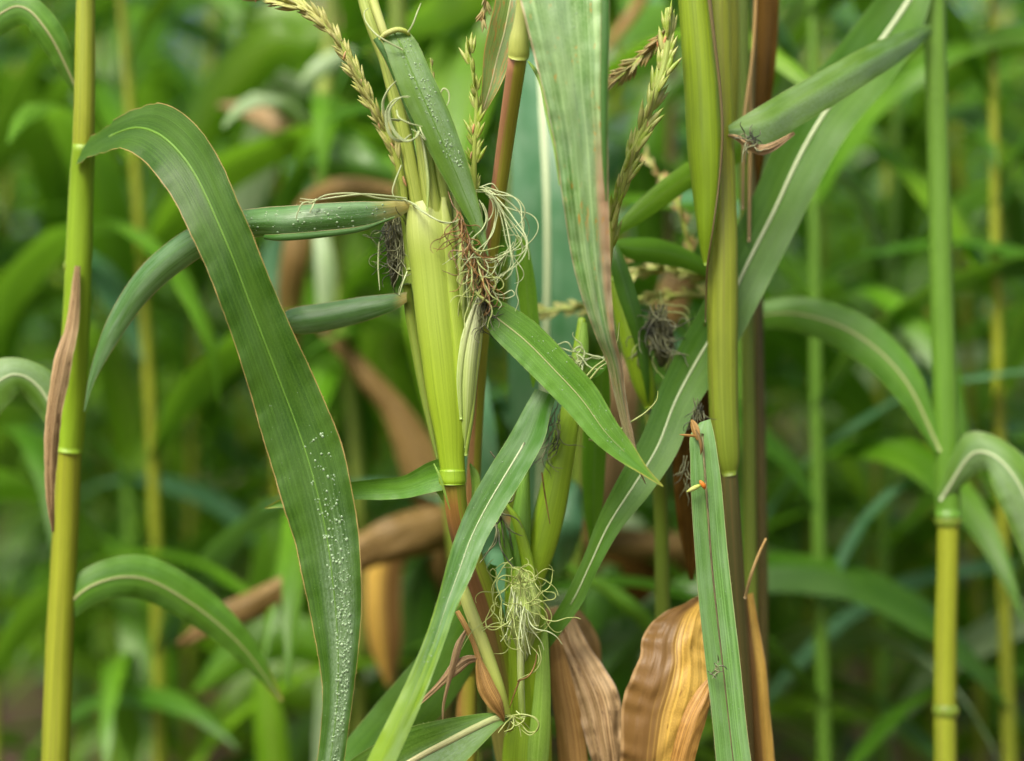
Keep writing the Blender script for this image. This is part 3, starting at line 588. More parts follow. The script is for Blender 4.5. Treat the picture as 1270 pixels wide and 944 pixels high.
# green tassel branch in the middle
tb = tassel([(596, 300, .02), (589, 255, .012), (588, 215, .006), (589, 170, .002), (591, 130, .0), (588, 100, -.002), (583, 70, -.002), (580, 55, -.002)], A_, 'tassel_g', 21, 5, r0=4.5, r1=1.6, spread=.2, sc=1.0, anthers=2, t0=.2, label='upright green tassel branch')
tassel([(545, 190, .03), (542, 160, .03), (538, 120, .03), (534, 72, .03)], A_, 'tassel_b', 12, 6, r0=2, r1=.8, spread=.2, sc=.6)
# silk ---------------------------------------------------------------
def silkset(specs, mat, parent, rad, name='silk', label=None, extra=()):
    strands(name, [pth(p) if not isinstance(p[0], str) else curl(*p[1:]) for p in specs] + list(extra), rad * K, mat, parent, label=label, kind='stuff')
S1 = [[(495, 150, -.02), (478, 146, -.035), (474, 128, -.04), (482, 110, -.04), (494, 98, -.035)],
      [(508, 168, -.02), (496, 176, -.045), (482, 166, -.05), (478, 142, -.05), (487, 125, -.05), (504, 120, -.045)],
      [(520, 160, -.03), (514, 172, -.05), (500, 175, -.055), (486, 160, -.055), (482, 138, -.055), (495, 122, -.05), (507, 121, -.045)],
      [(492, 137, -.05), (495, 146, -.055), (508, 153, -.055), (524, 157, -.05)],
      [(500, 62, -.04), (474, 48, -.045), (462, 38, -.04), (453, 25, -.03), (452, 15, -.02), (457, 10, -.01)],
      [(506, 40, -.04), (512, 30, -.042), (518, 14, -.04), (522, 4, -.036)],
      [(545, 118, -.03), (550, 110, -.03), (556, 114, -.03), (557, 124, -.03), (553, 134, -.032)],
      [(519, 150, -.03), (522, 162, -.04), (528, 174, -.04), (520, 166, -.04), (510, 160, -.04)]]
silkset(S1, 'silk', A_, 1.1, label='pale curled silk threads by the folded leaf', extra=[pth(p) + np.array((.0012, .0008, .001)) for p in S1[:3]])
S2 = [[(500, 247, .0), (515, 254, -.02), (530, 266, -.034), (545, 274, -.04), (560, 276, -.04), (570, 272, -.04)],
      [(510, 252, .0), (520, 260, -.03), (537, 270, -.036), (552, 277, -.04), (568, 274, -.04)],
      [(504, 246, -.01), (480, 243, -.02), (450, 241, -.03), (420, 244, -.035), (390, 248, -.034), (372, 246, -.03)],
      [(500, 249, -.01), (470, 246, -.02), (440, 240, -.03), (405, 242, -.035), (385, 252, -.034), (372, 250, -.03)],
      [(390, 250, -.03), (376, 252, -.036), (370, 262, -.036), (367, 272, -.034)],
      [(392, 247, -.03), (388, 256, -.036), (384, 264, -.036)],
      [(498, 205, -.01), (490, 225, -.012), (487, 240, -.012), (495, 250, -.01)],
      [(505, 337, .0), (500, 350, -.004), (495, 366, -.004)], [(470, 300, .0), (469, 330, .0), (471, 360, .0)]]
silkset(S2, 'silk', A_, 1.15, label='pale silk threads lying on the rolled leaf')
S3 = [[(590, 236, -.01), (602, 236, -.03), (612, 244, -.035), (622, 262, -.035), (634, 285, -.035), (645, 300, -.03), (648, 312, -.03), (640, 325, -.03), (628, 338, -.03), (615, 346, -.03), (598, 349, -.03)],
      [(588, 238, -.01), (606, 240, -.03), (618, 258, -.03), (624, 280, -.03), (628, 300, -.03), (634, 318, -.03), (632, 332, -.03), (622, 345, -.028), (612, 356, -.028)],
      [(608, 324, -.03), (624, 316, -.036), (640, 308, -.036), (647, 298, -.03), (640, 292, -.03), (624, 292, -.03)],
      [(622, 340, -.03), (614, 352, -.03), (612, 362, -.03), (622, 366, -.03), (634, 360, -.03), (638, 366, -.03), (628, 370, -.03), (616, 368, -.03)],
      [(640, 330, -.02), (643, 348, -.02), (640, 362, -.02), (643, 374, -.02), (639, 386, -.02)],
      [(612, 362, -.03), (618, 372, -.03), (622, 378, -.03), (618, 384, -.03)],
      [(596, 232, -.02), (610, 228, -.02), (618, 236, -.02)],
      [(624, 262, -.01), (636, 280, -.015), (645, 296, -.02), (650, 308, -.02)]]
silkset(S3, 'silk', A_, .85, label='cream silk cascade beside the small ear', extra=[curl(594 + 4 * (i % 5), 232 + 4 * (i % 6), -.02 - .002 * (i % 4), 12 + 9 * (i % 6), 92 + 10 * (i % 5), 30 + i, .4, bend=85 + 25 * (i % 4)) for i in range(15)] + [curl(640 - 3 * i, 296 + 4 * i, -.025, 100 + 10 * i, 62, 60 + i, .8, bend=60) for i in range(8)])
S4 = [[(570, 270, -.03), (572, 290, -.03), (575, 310, -.035), (582, 326, -.04), (592, 340, -.04), (588, 352, -.035)],
      [(573, 268, -.03), (580, 290, -.035), (586, 310, -.038), (600, 322, -.038), (602, 340, -.035), (606, 356, -.03), (600, 372, -.03)],
      [(576, 300, -.03), (574, 320, -.034), (586, 336, -.036), (598, 345, -.036), (596, 360, -.03), (606, 375, -.028), (600, 392, -.025)],
      [(556, 238, -.02), (562, 255, -.026), (572, 268, -.03), (578, 280, -.03)],
      [(590, 352, -.03), (598, 366, -.032), (606, 378, -.03), (614, 380, -.03), (618, 370, -.03), (617, 358, -.03)]]
silkset(S4, 'silk_br', A_, .85, label='brown withered silk at the ear tip', extra=[curl(566 + 34 * ((i * 5) % 13) / 13 + (i % 3) * 2, 262 + 86 * ((i * 5) % 13) / 13, -.028 - .002 * (i % 5), 62 + 9 * (i % 5), 34 + 7 * (i % 5), 100 + i, 1.1) for i in range(38)])
silkset([], 'silk_y', A_, 1.0, label='straw coloured silk threads in the brown tuft', extra=[curl(584 + 3 * (i % 6), 300 + 9 * (i % 7), -.03, 70 + 12 * (i % 4), 50 + 8 * (i % 4), 200 + i, .9) for i in range(14)])
silkset([], 'silk_dk', A_, .7, label='dark mouldy silk at the foot of the tuft', extra=[curl(598 + 2 * (i % 5), 368 + 4 * (i % 7), -.015, 70 + 12 * (i % 4), 26 + 6 * (i % 4), 240 + i, 1.3) for i in range(16)])
silkset([], 'silk_dk', A_, .75, label='grey mouldy silk hanging under the rolled leaf', extra=[curl(480 + 2.6 * (i % 9), 262 + 6 * (i % 11), .01 + .003 * (i % 6), 82 + 6 * (i % 4), 30 + 6 * (i % 5), 300 + i, 1.3) for i in range(60)])
cleaf([(486, 262, 14, .03), (489, 285, 24, .03), (490, 310, 22, .03), (489, 335, 14, .03), (488, 356, 4, .03)], 'withered', A_, n=40, m=13, bow=.4, wave=.004, ribs=(9, .003), seed=71, name='withered_silk_mat')
cleaf([(584, 300, 4, .0), (590, 325, 14, -.01), (598, 350, 20, -.012), (604, 375, 16, -.008), (604, 396, 5, .0)], 'withered', A_, n=40, m=13, bow=.4, wave=.003, ribs=(9, .003), seed=72, name='withered_silk_mat')
cleaf([(650, 706, 6, .012), (650, 735, 34, .008), (650, 765, 40, .006), (650, 795, 26, .008), (650, 820, 6, .012)], 'silkmat', A_, n=40, m=15, bow=.35, wave=.003, ribs=(11, .003), seed=73, name='silk_mat')
S5 = [[(612, 722, .0), (607, 712, -.01), (611, 705, -.012), (616, 712, -.01), (613, 724, -.01), (611, 742, -.01), (613, 758, -.01), (600, 772, -.012), (585, 784, -.014), (572, 806, -.014)],
      [(636, 692, .0), (625, 702, -.01), (616, 718, -.012), (610, 730, -.012), (612, 748, -.01)],
      [(653, 748, -.0), (668, 744, -.01), (680, 754, -.012), (684, 768, -.01), (674, 782, -.006), (662, 785, -.002)],
      [(655, 752, .0), (666, 750, -.01), (676, 758, -.012), (679, 770, -.01), (670, 778, -.006)],
      [(622, 742, -.01), (622, 770, -.014), (626, 795, -.014), (636, 805, -.012), (648, 802, -.012), (652, 780, -.012)],
      [(640, 716, -.01), (624, 714, -.012), (616, 724, -.012), (622, 745, -.012), (620, 765, -.012), (632, 778, -.014), (650, 776, -.012)],
      [(668, 800, .0), (671, 818, -.002), (664, 832, -.002), (652, 838, .0), (642, 843, -.002)]]
silkset(S5, 'silk_y', A_, .85, label='tangle of lime silk over the low ear', extra=[curl(624 + 5.5 * (i % 9), 704 + 9 * (i % 11), -.004 - .002 * (i % 6), (i * 67) % 360, 44 + 8 * (i % 5), 400 + i, .9, droop=.2, bend=((i % 5) - 2) * 90) for i in range(30)])
silkset([], 'silk', A_, .85, label='pale silk strands hanging on the low ear', extra=[curl(634 + 4 * (i % 6), 728 + 6 * (i % 6), -.012 - .001 * (i % 6), 78 + 6 * (i % 5), 44 + 6 * (i % 4), 470 + i, .5) for i in range(16)])
S6 = [[(628, 890, .0), (645, 898, -.004), (655, 908, -.006), (666, 906, -.006), (668, 896, -.006), (660, 888, -.006), (646, 890, -.006)],
      [(632, 888, .0), (648, 886, -.006), (662, 890, -.008), (668, 900, -.008), (658, 912, -.006), (645, 904, -.004)], [(640, 882, .0), (650, 892, -.006), (640, 900, -.008), (632, 893, -.004)]]
silkset(S6, 'silk_y', A_, 1.1, label='small silk knot at the bottom node', extra=[curl(636, 888, -.004, 20 + 30 * i, 26, 520 + i, 1.0) for i in range(7)])
silkset([[(642, 845, -.0), (656, 838, -.004), (664, 822, -.002), (666, 805, .0)], [(645, 842, .0), (638, 860, .0), (632, 878, .0)], [(672, 586, .03), (676, 615, .032), (682, 650, .032)]], 'silk_br', A_, 1.1, label='thin brown silk threads on the lower stalk')
silkset([[(614, 598, .02), (624, 618, .02), (634, 622, .02), (638, 612, .02)], [(618, 625, .02), (622, 650, .022), (626, 680, .022)], [(608, 560, .0), (622, 577, .0), (640, 588, .004)]], 'silk_dk', A_, 1.2, label='dark withered thread by the stem', extra=[curl(614 + 2 * (i % 4), 620 + 6 * i, .018, 80, 50, 540 + i, .6) for i in range(7)])
silkset([], 'silk_dk', A_, .7, label='mouldy silk behind the curved blade', extra=[curl(680 + 3 * (i % 6), 500 + 7 * (i % 8), .04, 95 + 9 * (i % 4), 50, 560 + i, 1.0) for i in range(24)])
silkset([[(730, 545, -.02), (745, 547, -.02), (760, 540, -.02), (780, 525, -.02), (800, 512, -.02), (814, 497, -.02), (816, 485, -.02)], [(728, 466, .0), (738, 455, .0), (752, 444, .0), (765, 425, .0), (768, 400, .0)], [(732, 470, .0), (744, 456, .0), (757, 448, .0)]], 'silk_y', A_, 1.5, label='loose silk threads beside the dry leaf tip')

# ------------------------------------------------------------------ PLANT WITH THE REDDISH STEM
B_ = thing('corn_plant', soil_at(575, 0.16), 'corn plant with a thin reddish stem and a pale drying leaf hanging in front', 'corn plant', 'corn plants in the front row')
tube([(575, GY(.16), 18, .16), (575, 1200, 17, .15), (578, 900, 14, .13), (583, 700, 11, .11), (589, 560, 9, .09), (597, 430, 9, .07), (606, 340, 9.5, .06), (614, 270, 10, .04), (625, 190, 10.5, .01), (635, 120, 11, -.025), (643, 66, 11.5, -.05)], 'red', B_, n=80, label='thin red and green stem')
tube([(643, 72, 12, -.05), (643.5, 66, 13, -.052), (644, 50, 12, -.056), (646, 32, 9.5, -.06), (648, 10, 8, -.065), (650, -30, 8, -.07), (652, -80, 9, -.07)], 'cream', B_, n=30, name='leaf_collar')
o, G, nr = leaf([(590, -150, 665, -150, -.06), (618, -90, 740, -90, -.08), (636, -40, 760, -40, -.09), (645, 0, 755, 0, -.095), (660, 60, 754, 60, -.10), (674, 115, 752, 115, -.10), (688, 180, 754, 180, -.095), (698, 250, 755, 250, -.09), (709, 320, 757, 320, -.08), (722, 370, 759, 370, -.07), (738, 415, 763, 415, -.06), (752, 450, 771, 450, -.045), (764, 500, 778, 500, -.03), (776, 545, 787, 545, -.02), (790, 580, 795, 580, -.012), (800, 600, 801, 600, -.01)], 'streaky', B_, n=140, m=25, bow=[.0, -.06, -.08, -.12, .3, .3], shape='v', wave=.002, seed=21, ribs=(12, .0012), hair=60, label='broad pale leaf, brown at its edges and dry at the tip')
cleaf([(751, -20, 11, -.100), (750, 60, 11, -.108), (749, 130, 10, -.108), (750, 200, 7, -.102), (752, 250, 2, -.098)], 'under', o, n=40, m=7, bow=.3, name='leaf_fold')
cleaf([(655, 76, 2, .0), (664, 88, 5, -.03), (672, 108, 4.5, -.06), (678, 142, 3.5, -.085), (688, 186, 3, -.094), (694, 230, 2, -.092)], 'petiole', o, n=50, m=7, bow=.3, name='leaf_margin')
dew(G, nr, 60, 12, t=(.15, .34), s=(-.5, .3), r=(.3, .9), label='dew drops on the broad pale hanging leaf')
leaf([(612, -40, 668, -30, .03), (614, 0, 652, 5, .022), (606, 35, 645, 45, .018), (600, 66, 634, 75, .016), (598, 100, 620, 108, .014), (596, 130, 605, 134, .013), (593, 153, 594, 154, .012)], 'rusty', B_, n=50, m=13, bow=-.15, shape='v', wave=.0008, hair=40, label='narrow rust spotted leaf', rib=('rib_tan', 1.5, .6, 0, .9))
leaf([(640, 290, 655, 300, .10), (640, 340, 664, 350, .10), (645, 390, 668, 392, .10), (652, 440, 672, 440, .10), (660, 480, 662, 481, .10)], 'g_bright', B_, n=40, m=9, bow=.1, label='small green blade behind the silk')
tassel([(604, -20, -.005), (602, 5, -.005), (599, 20, -.005), (598, 30, -.005)], B_, 'tassel_b', 9, 15, r0=1.5, r1=.8, spread=.25, sc=.7, stemmat='tanstem')

# ------------------------------------------------------------------ RIGHT HAND PLANT
R_ = thing('corn_plant', soil_at(905, 0.09), 'corn plant with the thick yellow green stalk and dead golden leaves, right', 'corn plant', 'corn plants in the front row')
tube([(925, GY(.09), 20, .09), (924, 1200, 17, .09), (920, 900, 15, .09), (913, 760, 14, .09), (906, 640, 13, .09), (902, 560, 12, .09), (896, 480, 10, .09)], 'olive', R_, n=70, label='dark olive lower stalk')
tube([(905, 590, 9, .086), (903, 575, 15, .086), (900, 545, 18.5, .086), (897, 480, 19.5, .086), (896, 400, 20, .086), (896, 320, 20, .086), (895, 250, 19.5, .09), (893, 180, 19, .094), (890, 80, 18, .10), (888, -40, 18, .11), (887, -160, 16, .12)], 'stalk_o', R_, n=90, m=24, name='leaf_sheath', ribs=(11, .012), seed=7, label='long yellow olive sheath')
sh = tube([(876, 330, 3, .062), (876, 315, 7, .062), (876, 285, 12, .060), (876, 245, 17, .06), (874, 190, 22, .06), (871, 120, 22.5, .06), (867, 60, 22, .06), (862, 0, 21.5, .06), (856, -80, 20, .06), (850, -200, 17, .06)], 'stalk_y', R_, n=80, m=24, name='leaf_sheath', ribs=(9, .012), seed=2, label='bright yellow green sheath')
tube([(875, 400, .8, .074), (876, 360, 1.3, .068), (878, 325, 1.6, .056), (884, 285, 1.2, .048), (892, 225, 1.4, .048), (896, 165, 1.8, .046), (893, 110, 2.0, .046), (886, 50, 2.2, .044), (880, 0, 2.6, .044), (874, -60, 2.4, .046)], 'dkline', sh, n=70, m=7, name='sheath_margin')
# long diagonal leaf with white midrib
o, G, nr = leaf([(1152, -62, 1166, -50, .25), (1104, -22, 1142, 40, .23), (1050, 44, 1104, 102, .20), (1000, 108, 1056, 160, .175), (965, 170, 1020, 220, .16), (935, 240, 985, 290, .15), (905, 300, 955, 348, .135), (872, 375, 918, 420, .12), (842, 430, 886, 470, .10), (818, 482, 860, 512, .08), (796, 540, 838, 565, .06), (768, 590, 808, 610, .045), (742, 642, 770, 657, .04), (722, 695, 742, 705, .045), (700, 740, 720, 752, .055), (672, 790, 686, 798, .07), (655, 840, 656, 841, .09)], 'diag', R_, n=100, m=17, bow=[-.08, -.12, -.12, -.1, .0], shape='v', wave=.001, seed=14, hair=60, rib=('rib_w', 3.6, .8, .0, .9), label='diagonal blade with a white midrib')
# hanging worn leaf with torn top
o22, G22, nr22 = leaf([(868, 524, 881, 520, .012), (856, 540, 886, 540, .006), (856, 570, 890, 565, .002), (857, 610, 895, 603, .0), (862, 690, 903, 690, .0), (868, 760, 911, 760, -.002), (876, 830, 919, 830, -.004), (884, 900, 926, 900, -.006), (890, 960, 934, 960, -.008), (902, 1040, 944, 1040, -.01), (918, 1120, 940, 1120, -.01), (930, 1190, 931, 1190, -.01)], 'worn', R_, n=110, m=17, bow=[.05, -.12, -.12, -.1, -.05], shape='v', wave=.0006, seed=17, hair=90, rib=('rib_b', 1.7, .3, .03, .98), label='straight hanging leaf with a mottled brown midrib')
dew(G22, nr22, 110, 9, t=(.2, .8), s=(.1, .85), r=(.2, .6), label='fine dew on the straight hanging leaf')
cleaf([(858, 521, 3, .006), (861, 528, 9, .003), (864, 538, 9, .0), (866, 546, 3, -.002)], 'orange', o22, n=16, m=7, bow=.3, ribs=(5, .001), name='torn_tip')
cleaf([(862, 541, 3, -.004), (853, 540, 3.4, -.008), (843, 539, 1, -.010)], 'flap', o22, n=12, m=5, bow=.2, name='torn_fibre')
cleaf([(863, 533, 2, -.004), (868, 545, 4.2, -.006), (870, 556, 4, -.006), (869, 564, 1, -.004)], 'brown', o22, n=16, m=5, bow=.3, name='torn_fibre')
strands('leaf_scar', [curl(886 + 2 * (i % 4), 822 + 4 * (i % 6), -.008 - .006, 60 + 40 * i, 12, 700 + i, 2.5) for i in range(9)], .9 * K, 'silk_dk', o22, label='small dark blotch on the leaf')
cleaf([(872, 400, 10, .12), (866, 450, 26, .13), (862, 510, 40, .14), (858, 570, 46, .15), (856, 640, 34, .16), (858, 720, 6, .17)], 'black', R_, n=50, m=13, bow=.2, wave=.004, ribs=(8, .002), name='gap_shade_blade', label='dark blade added for the shade in the gap beside the stalk')  # dark blade added to stand in for shade in the gap
silkset([], 'silk_dk', R_, .7, label='dark mouldy silk above the torn leaf tip', extra=[curl(860 + 2.5 * (i % 6), 494 + 3 * (i % 8), .05, 85 + 5 * (i % 4), 26, 720 + i, 1.1) for i in range(16)] + [curl(848 + 2 * (i % 4), 565 + 7 * (i % 6), .06, 85 + 5 * (i % 4), 26, 760 + i, 1.1) for i in range(12)])
# dead golden leaf
o, G, nr = leaf([(866, 738, 880, 742, .10), (842, 752, 880, 756, .09), (814, 766, 879, 778, .075), (797, 790, 878, 806, .065), (794, 812, 880, 832, .06), (783, 838, 880, 862, .055), (772, 872, 872, 892, .055), (770, 912, 862, 925, .055), (768, 960, 852, 965, .06), (760, 1040, 835, 1040, .07), (770, 1110, 790, 1110, .08)], 'gold', R_, n=110, m=31, bow=[.1, .2, .22, .15], wave=.005, seed=31, ribs=(7, .0022), label='crumpled dead leaf, golden with a brown margin')
leaf([(880, 838, 882, 850, .045), (862, 860, 879, 880, .036), (848, 885, 874, 900, .032), (838, 915, 866, 925, .03), (830, 950, 858, 955, .032), (822, 1000, 845, 1000, .04)], 'flap', R_, n=50, m=13, bow=.25, wave=.002, ribs=(8, .0012), seed=33, label='curled rust brown flap')
leaf([(918, 740, 934, 735, .11), (922, 780, 941, 775, .105), (926, 830, 950, 825, .10), (930, 890, 956, 890, .10), (936, 960, 962, 960, .10), (945, 1060, 965, 1060, .10)], 'gold', R_, n=50, m=15, bow=.2, wave=.001, ribs=(8, .0012), seed=35, label='narrow golden dead leaf at the right')
tube([(924, 742, 2, .07), (931, 715, 2.2, .06), (940, 690, 2, .06), (950, 668, 1.5, .06)], 'tanstem', R_, name='dry_fibre', n=20)
# the stems crowded at the right edge
C2 = thing('corn_plant', soil_at(932, 0.2), 'slender corn plant with several thin olive stems crowded behind the thick stalk', 'corn plant', 'corn plants in the front row')
tube([(930, GY(.2), 16, .2), (931, 1100, 12, .2), (931, 800, 10, .2), (929, 600, 9, .2), (927, 400, 9, .2), (924, 200, 9, .2), (921, 0, 9, .2), (920, -200, 8, .2)], 'green_st', C2, n=60)
tube([(946, 1300, 9, .24), (946, 800, 8, .24), (944, 600, 8, .24), (941, 400, 7, .24), (938, 200, 7, .24), (938, -100, 7, .24)], 'olive', C2, n=50, name='side_stem')
tube([(905, 260, 3, .16), (906, 200, 7, .16), (908, 120, 9, .16), (908, 40, 10, .16), (906, -80, 9, .16)], 'stalk_o', C2, n=40, name='leaf_sheath')
tube([(921, 260, 2, .13), (922, 190, 2.4, .13), (924, 140, 2.6, .13), (932, 80, 2.2, .13), (936, 30, 2.4, .13), (938, -20, 2.4, .13)], 'tanstem', C2, n=40, name='dry_strip')
tube([(929, 300, 2, .14), (930, 200, 2.6, .14), (931, 100, 2.4, .14), (934, 60, 2, .14)], 'tanstem', C2, n=40, name='dry_strip')
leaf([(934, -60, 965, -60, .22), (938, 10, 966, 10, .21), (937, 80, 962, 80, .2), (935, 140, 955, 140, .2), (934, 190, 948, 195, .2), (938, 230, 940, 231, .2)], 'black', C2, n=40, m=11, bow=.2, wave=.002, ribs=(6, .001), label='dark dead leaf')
leaf([(1153, 30, 1155, 44, .24), (1110, 42, 1120, 74, .16), (1065, 62, 1078, 102, .11), (1020, 87, 1035, 130, .09), (975, 112, 985, 160, .08), (948, 128, 955, 180, .07), (925, 142, 928, 178, .07), (903, 156, 905, 168, .075)], 'dewy', C2, n=50, m=13, bow=.12, shape='v', wave=.0008, hair=30, label='short dewy blade reaching in from the right')
cleaf([(903, 168, 3, .06), (915, 171, 7, .055), (930, 181, 11, .05), (945, 186, 13, .05), (962, 180, 10, .055), (985, 165, 4, .06)], 'tan', C2, n=40, m=11, bow=.3, wave=.003, ribs=(6, .0015), name='dried_bract')
silkset([], 'silk_dk', C2, .9, label='dark curl on the dry bract', extra=[curl(925 + 3 * (i % 6), 170 + 3 * (i % 4), .045, 20 * i, 24, 800 + i, 2) for i in range(16)])

# ------------------------------------------------------------------ PLANT BEHIND THE CENTRE RIGHT
E_ = thing('corn_plant', soil_at(800, 0.2), 'corn plant behind with a leaning lime shoot and drooping cream tassel', 'corn plant', 'corn plants in the front row')
tube([(835, GY(.2), 17, .2), (832, 1100, 13, .2), (826, 900, 12, .2), (822, 760, 11, .2), (820, 640, 10, .19), (815, 560, 12, .16), (808, 510, 11, .14)], 'green_st', E_, n=60)
tube([(806, 505, 7, .13), (800, 480, 14, .125), (790, 440, 17, .12), (780, 405, 16, .12), (770, 375, 12, .12), (760, 345, 7, .12)], 'husk_y', E_, name='ear_husk', n=50, m=20, ribs=(6, .02), label='leaning lime shoot')
leaf([(752, 300, 762, 296, .11), (756, 325, 774, 320, .10), (764, 360, 786, 352, .10), (776, 395, 796, 388, .10), (788, 430, 803, 425, .105), (797, 470, 806, 468, .11), (803, 500, 805, 500, .12)], 'g_dark', E_, n=40, m=9, bow=.2, label='dark narrow blade against the shoot')
leaf([(755, 300, 757, 306, .14), (780, 295, 782, 322, .15), (815, 296, 815, 328, .16), (850, 308, 848, 334, .17), (885, 328, 880, 345, .18), (915, 350, 914, 352, .19)], 'g_mid', E_, n=50, m=9, bow=.2, label='short arched blade')
leaf([(765, 278, 762, 295, .10), (790, 250, 795, 276, .11), (815, 228, 822, 258, .12), (842, 208, 850, 238, .13), (870, 190, 880, 222, .14), (920, 160, 930, 195, .15)], 'g_bright', E_, n=50, m=9, bow=.1, label='bright green blade slanting up to the right')
leaf([(735, 470, 755, 450, .1), (725, 520, 757, 500, .12), (722, 570, 752, 560, .13), (724, 620, 748, 620, .14), (730, 670, 742, 670, .15), (735, 710, 736, 710, .15)], 'g_mid', E_, n=50, m=9, bow=.15, label='hanging green blade')
tassel([(930, 372, .26), (870, 366, .24), (800, 370, .22), (735, 380, .22), (690, 384, .22), (660, 388, .22)], E_, 'tassel', 46, 31, r0=4, r1=3, spread=.3, sc=.9, joined=True, label='lowest of the level cream tassel branches')
tassel([(900, 350, .2), (850, 338, .19), (800, 335, .19), (775, 350, .19), (765, 352, .19)], E_, 'tassel', 30, 32, r0=3, r1=2.5, spread=.4, sc=.9, joined=True)
tassel([(880, 342, .22), (830, 330, .22), (790, 322, .22), (760, 318, .22)], E_, 'tassel_b', 20, 33, r0=3, r1=2.5, spread=.3, sc=.8, joined=True)
cleaf([(816, 384, 8, .125), (820, 405, 26, .12), (822, 430, 26, .12), (820, 455, 6, .125)], 'withered', E_, n=40, m=13, bow=.4, wave=.004, ribs=(9, .003), seed=74, name='withered_silk_mat')
silkset([], 'silk_dk', E_, 1.1, label='dark withered silk below the tassel', extra=[curl(806 + 3 * (i % 8), 378 + 7 * (i % 7), .10 + .004 * (i % 5), 70 + 12 * (i % 5), 48, 820 + i, 1.1) for i in range(46)])
silkset([], 'silk_y', E_, 1.0, label='straw coloured silk among the dark tuft', extra=[curl(812 + 3 * (i % 6), 360 + 9 * (i % 8), .12, 70 + 12 * (i % 4), 60, 880 + i, .7) for i in range(14)])
silkset([], 'silk', E_, 1.0, label='small silk tuft behind the crossing leaf', extra=[curl(712 + 3 * (i % 5), 436 + 4 * (i % 5), .03, 60 * i, 40, 900 + i, 1.3) for i in range(16)])
leaf([(705, 470, 720, 468, .06), (708, 450, 728, 452, .05), (716, 425, 730, 428, .05), (722, 400, 728, 400, .05)], 'petiole', E_, n=20, m=7, bow=.3, label='small lime bract')
# green tassel branch standing right of the broad leaf, and a brown one behind it
tassel([(752, 330, .02), (757, 290, .012), (764, 255, .004), (775, 215, .0), (788, 180, .0), (802, 145, .0), (815, 110, .0), (824, 80, .002), (829, 45, .004), (830, 10, .006)], E_, 'tassel_g', 32, 41, r0=6.5, r1=4, spread=.07, sc=1.55, anthers=5, t0=.05, label='green tassel branch with tight spikelets')
tassel([(835, 30, .03), (818, 50, .04), (797, 70, .05), (775, 90, .055), (757, 106, .06)], E_, 'tassel_b', 34, 42, r0=3.4, r1=2, spread=.28, sc=.95, anthers=3, label='brown tassel branch pointing down left')
tassel([(858, 320, .22), (850, 285, .22), (838, 245, .22), (815, 215, .24), (800, 190, .26)], E_, 'tassel_b', 22, 43, r0=3.5, r1=2.5, spread=.35, sc=.9, joined=True)

# ------------------------------------------------------------------ RIGHT PLANT THAT CARRIES THE DIAGONAL BLADE
W_ = thing('corn_plant', soil_at(1160, 0.27), 'corn plant second to the right of the thick stalk, leaning a little', 'corn plant', 'corn plants in the front row')
tube([(1185, GY(.27), 19, .27), (1180, 1200, 17, .27), (1172, 900, 16, .27), (1176, 600, 15, .27), (1166, 300, 14, .27), (1160, 60, 13, .27), (1158, -60, 12, .27), (1150, -300, 10, .27)], 'stalk_o', W_, n=90, ribs=(7, .02))
tube([(1176, 640, 18, .268), (1174, 560, 18, .268), (1169, 400, 17, .268), (1163, 180, 16, .268), (1158, -30, 15, .262), (1157, -60, 12, .258)], 'husk_d', W_, n=60, name='leaf_sheath', ribs=(7, .02))
cleaf([(1166, 560, 12, .26), (1120, 470, 44, .27), (1060, 415, 52, .29), (990, 390, 44, .31), (930, 395, 28, .33), (880, 420, 5, .35)], 'mid', W_, n=60, m=11, bow=.15, wave=.002, seed=81, rib=('rib_tan', 2, .4))
cleaf([(1166, 620, 14, .26), (1210, 560, 50, .24), (1255, 590, 56, .22), (1290, 680, 50, .22), (1310, 800, 8, .24)], 'dewy', W_, n=60, m=11, bow=.15, wave=.002, seed=82, rib=('rib_w', 2, .4))

# ------------------------------------------------------------------ LEFT PLANT WITH THE BROAD LEAF
L_ = thing('corn_plant', soil_at(60, 0.16), 'corn plant at the left whose broad green leaf sweeps down past the front', 'corn plant', 'corn plants in the front row')
tube([(60, GY(.16), 22, .16), (62, 1300, 20, .16), (70, 900, 19, .16), (84, 600, 17, .15), (98, 300, 15, .12), (104, 150, 14, .1), (106, -40, 12, .1), (100, -300, 9, .1)], 'stalk_o', L_, n=90, m=22, ribs=(9, .012))
tube([(86, 560, 18, .145), (90, 500, 19, .14), (96, 360, 18, .12), (101, 240, 16.5, .11), (104, 180, 15, .1)], 'husk_y', L_, n=50, m=22, name='leaf_sheath', ribs=(8, .015))
oL, GL, nL = leaf([(92, 205, 112, 168, .09), (150, 185, 190, 128, .03), (200, 225, 252, 165, -.02), (250, 320, 302, 265, -.045), (292, 430, 345, 370, -.04), (322, 530, 393, 475, -.03), (345, 608, 423, 548, -.03), (364, 668, 438, 615, -.03), (374, 712, 446, 672, -.032), (384, 760, 449, 735, -.034), (394, 812, 446, 795, -.036), (400, 865, 439, 855, -.038), (396, 920, 431, 915, -.04), (388, 980, 420, 980, -.045), (380, 1060, 400, 1060, -.05), (382, 1130, 383, 1130, -.05)], 'broad', L_, n=130, m=19, bow=[.0, -.1, -.12, -.1, .1, .12, .0], shape='v', wave=.0028, seed=27, hair=420, rib=('rib_g', 1.7, .2, .05, .97), label='broad leaf with dew near its end')
dew(GL, nL, 900, 21, t=(.52, .98), s=(-.12, .62), r=(.4, 1.5), clump=(.74, .11), label='beaded dew on the lower end of the broad leaf')
dew(GL, nL, 130, 22, t=(.45, .9), s=(-.8, .9), r=(.2, .5), label='sparse fine dew over the broad leaf')
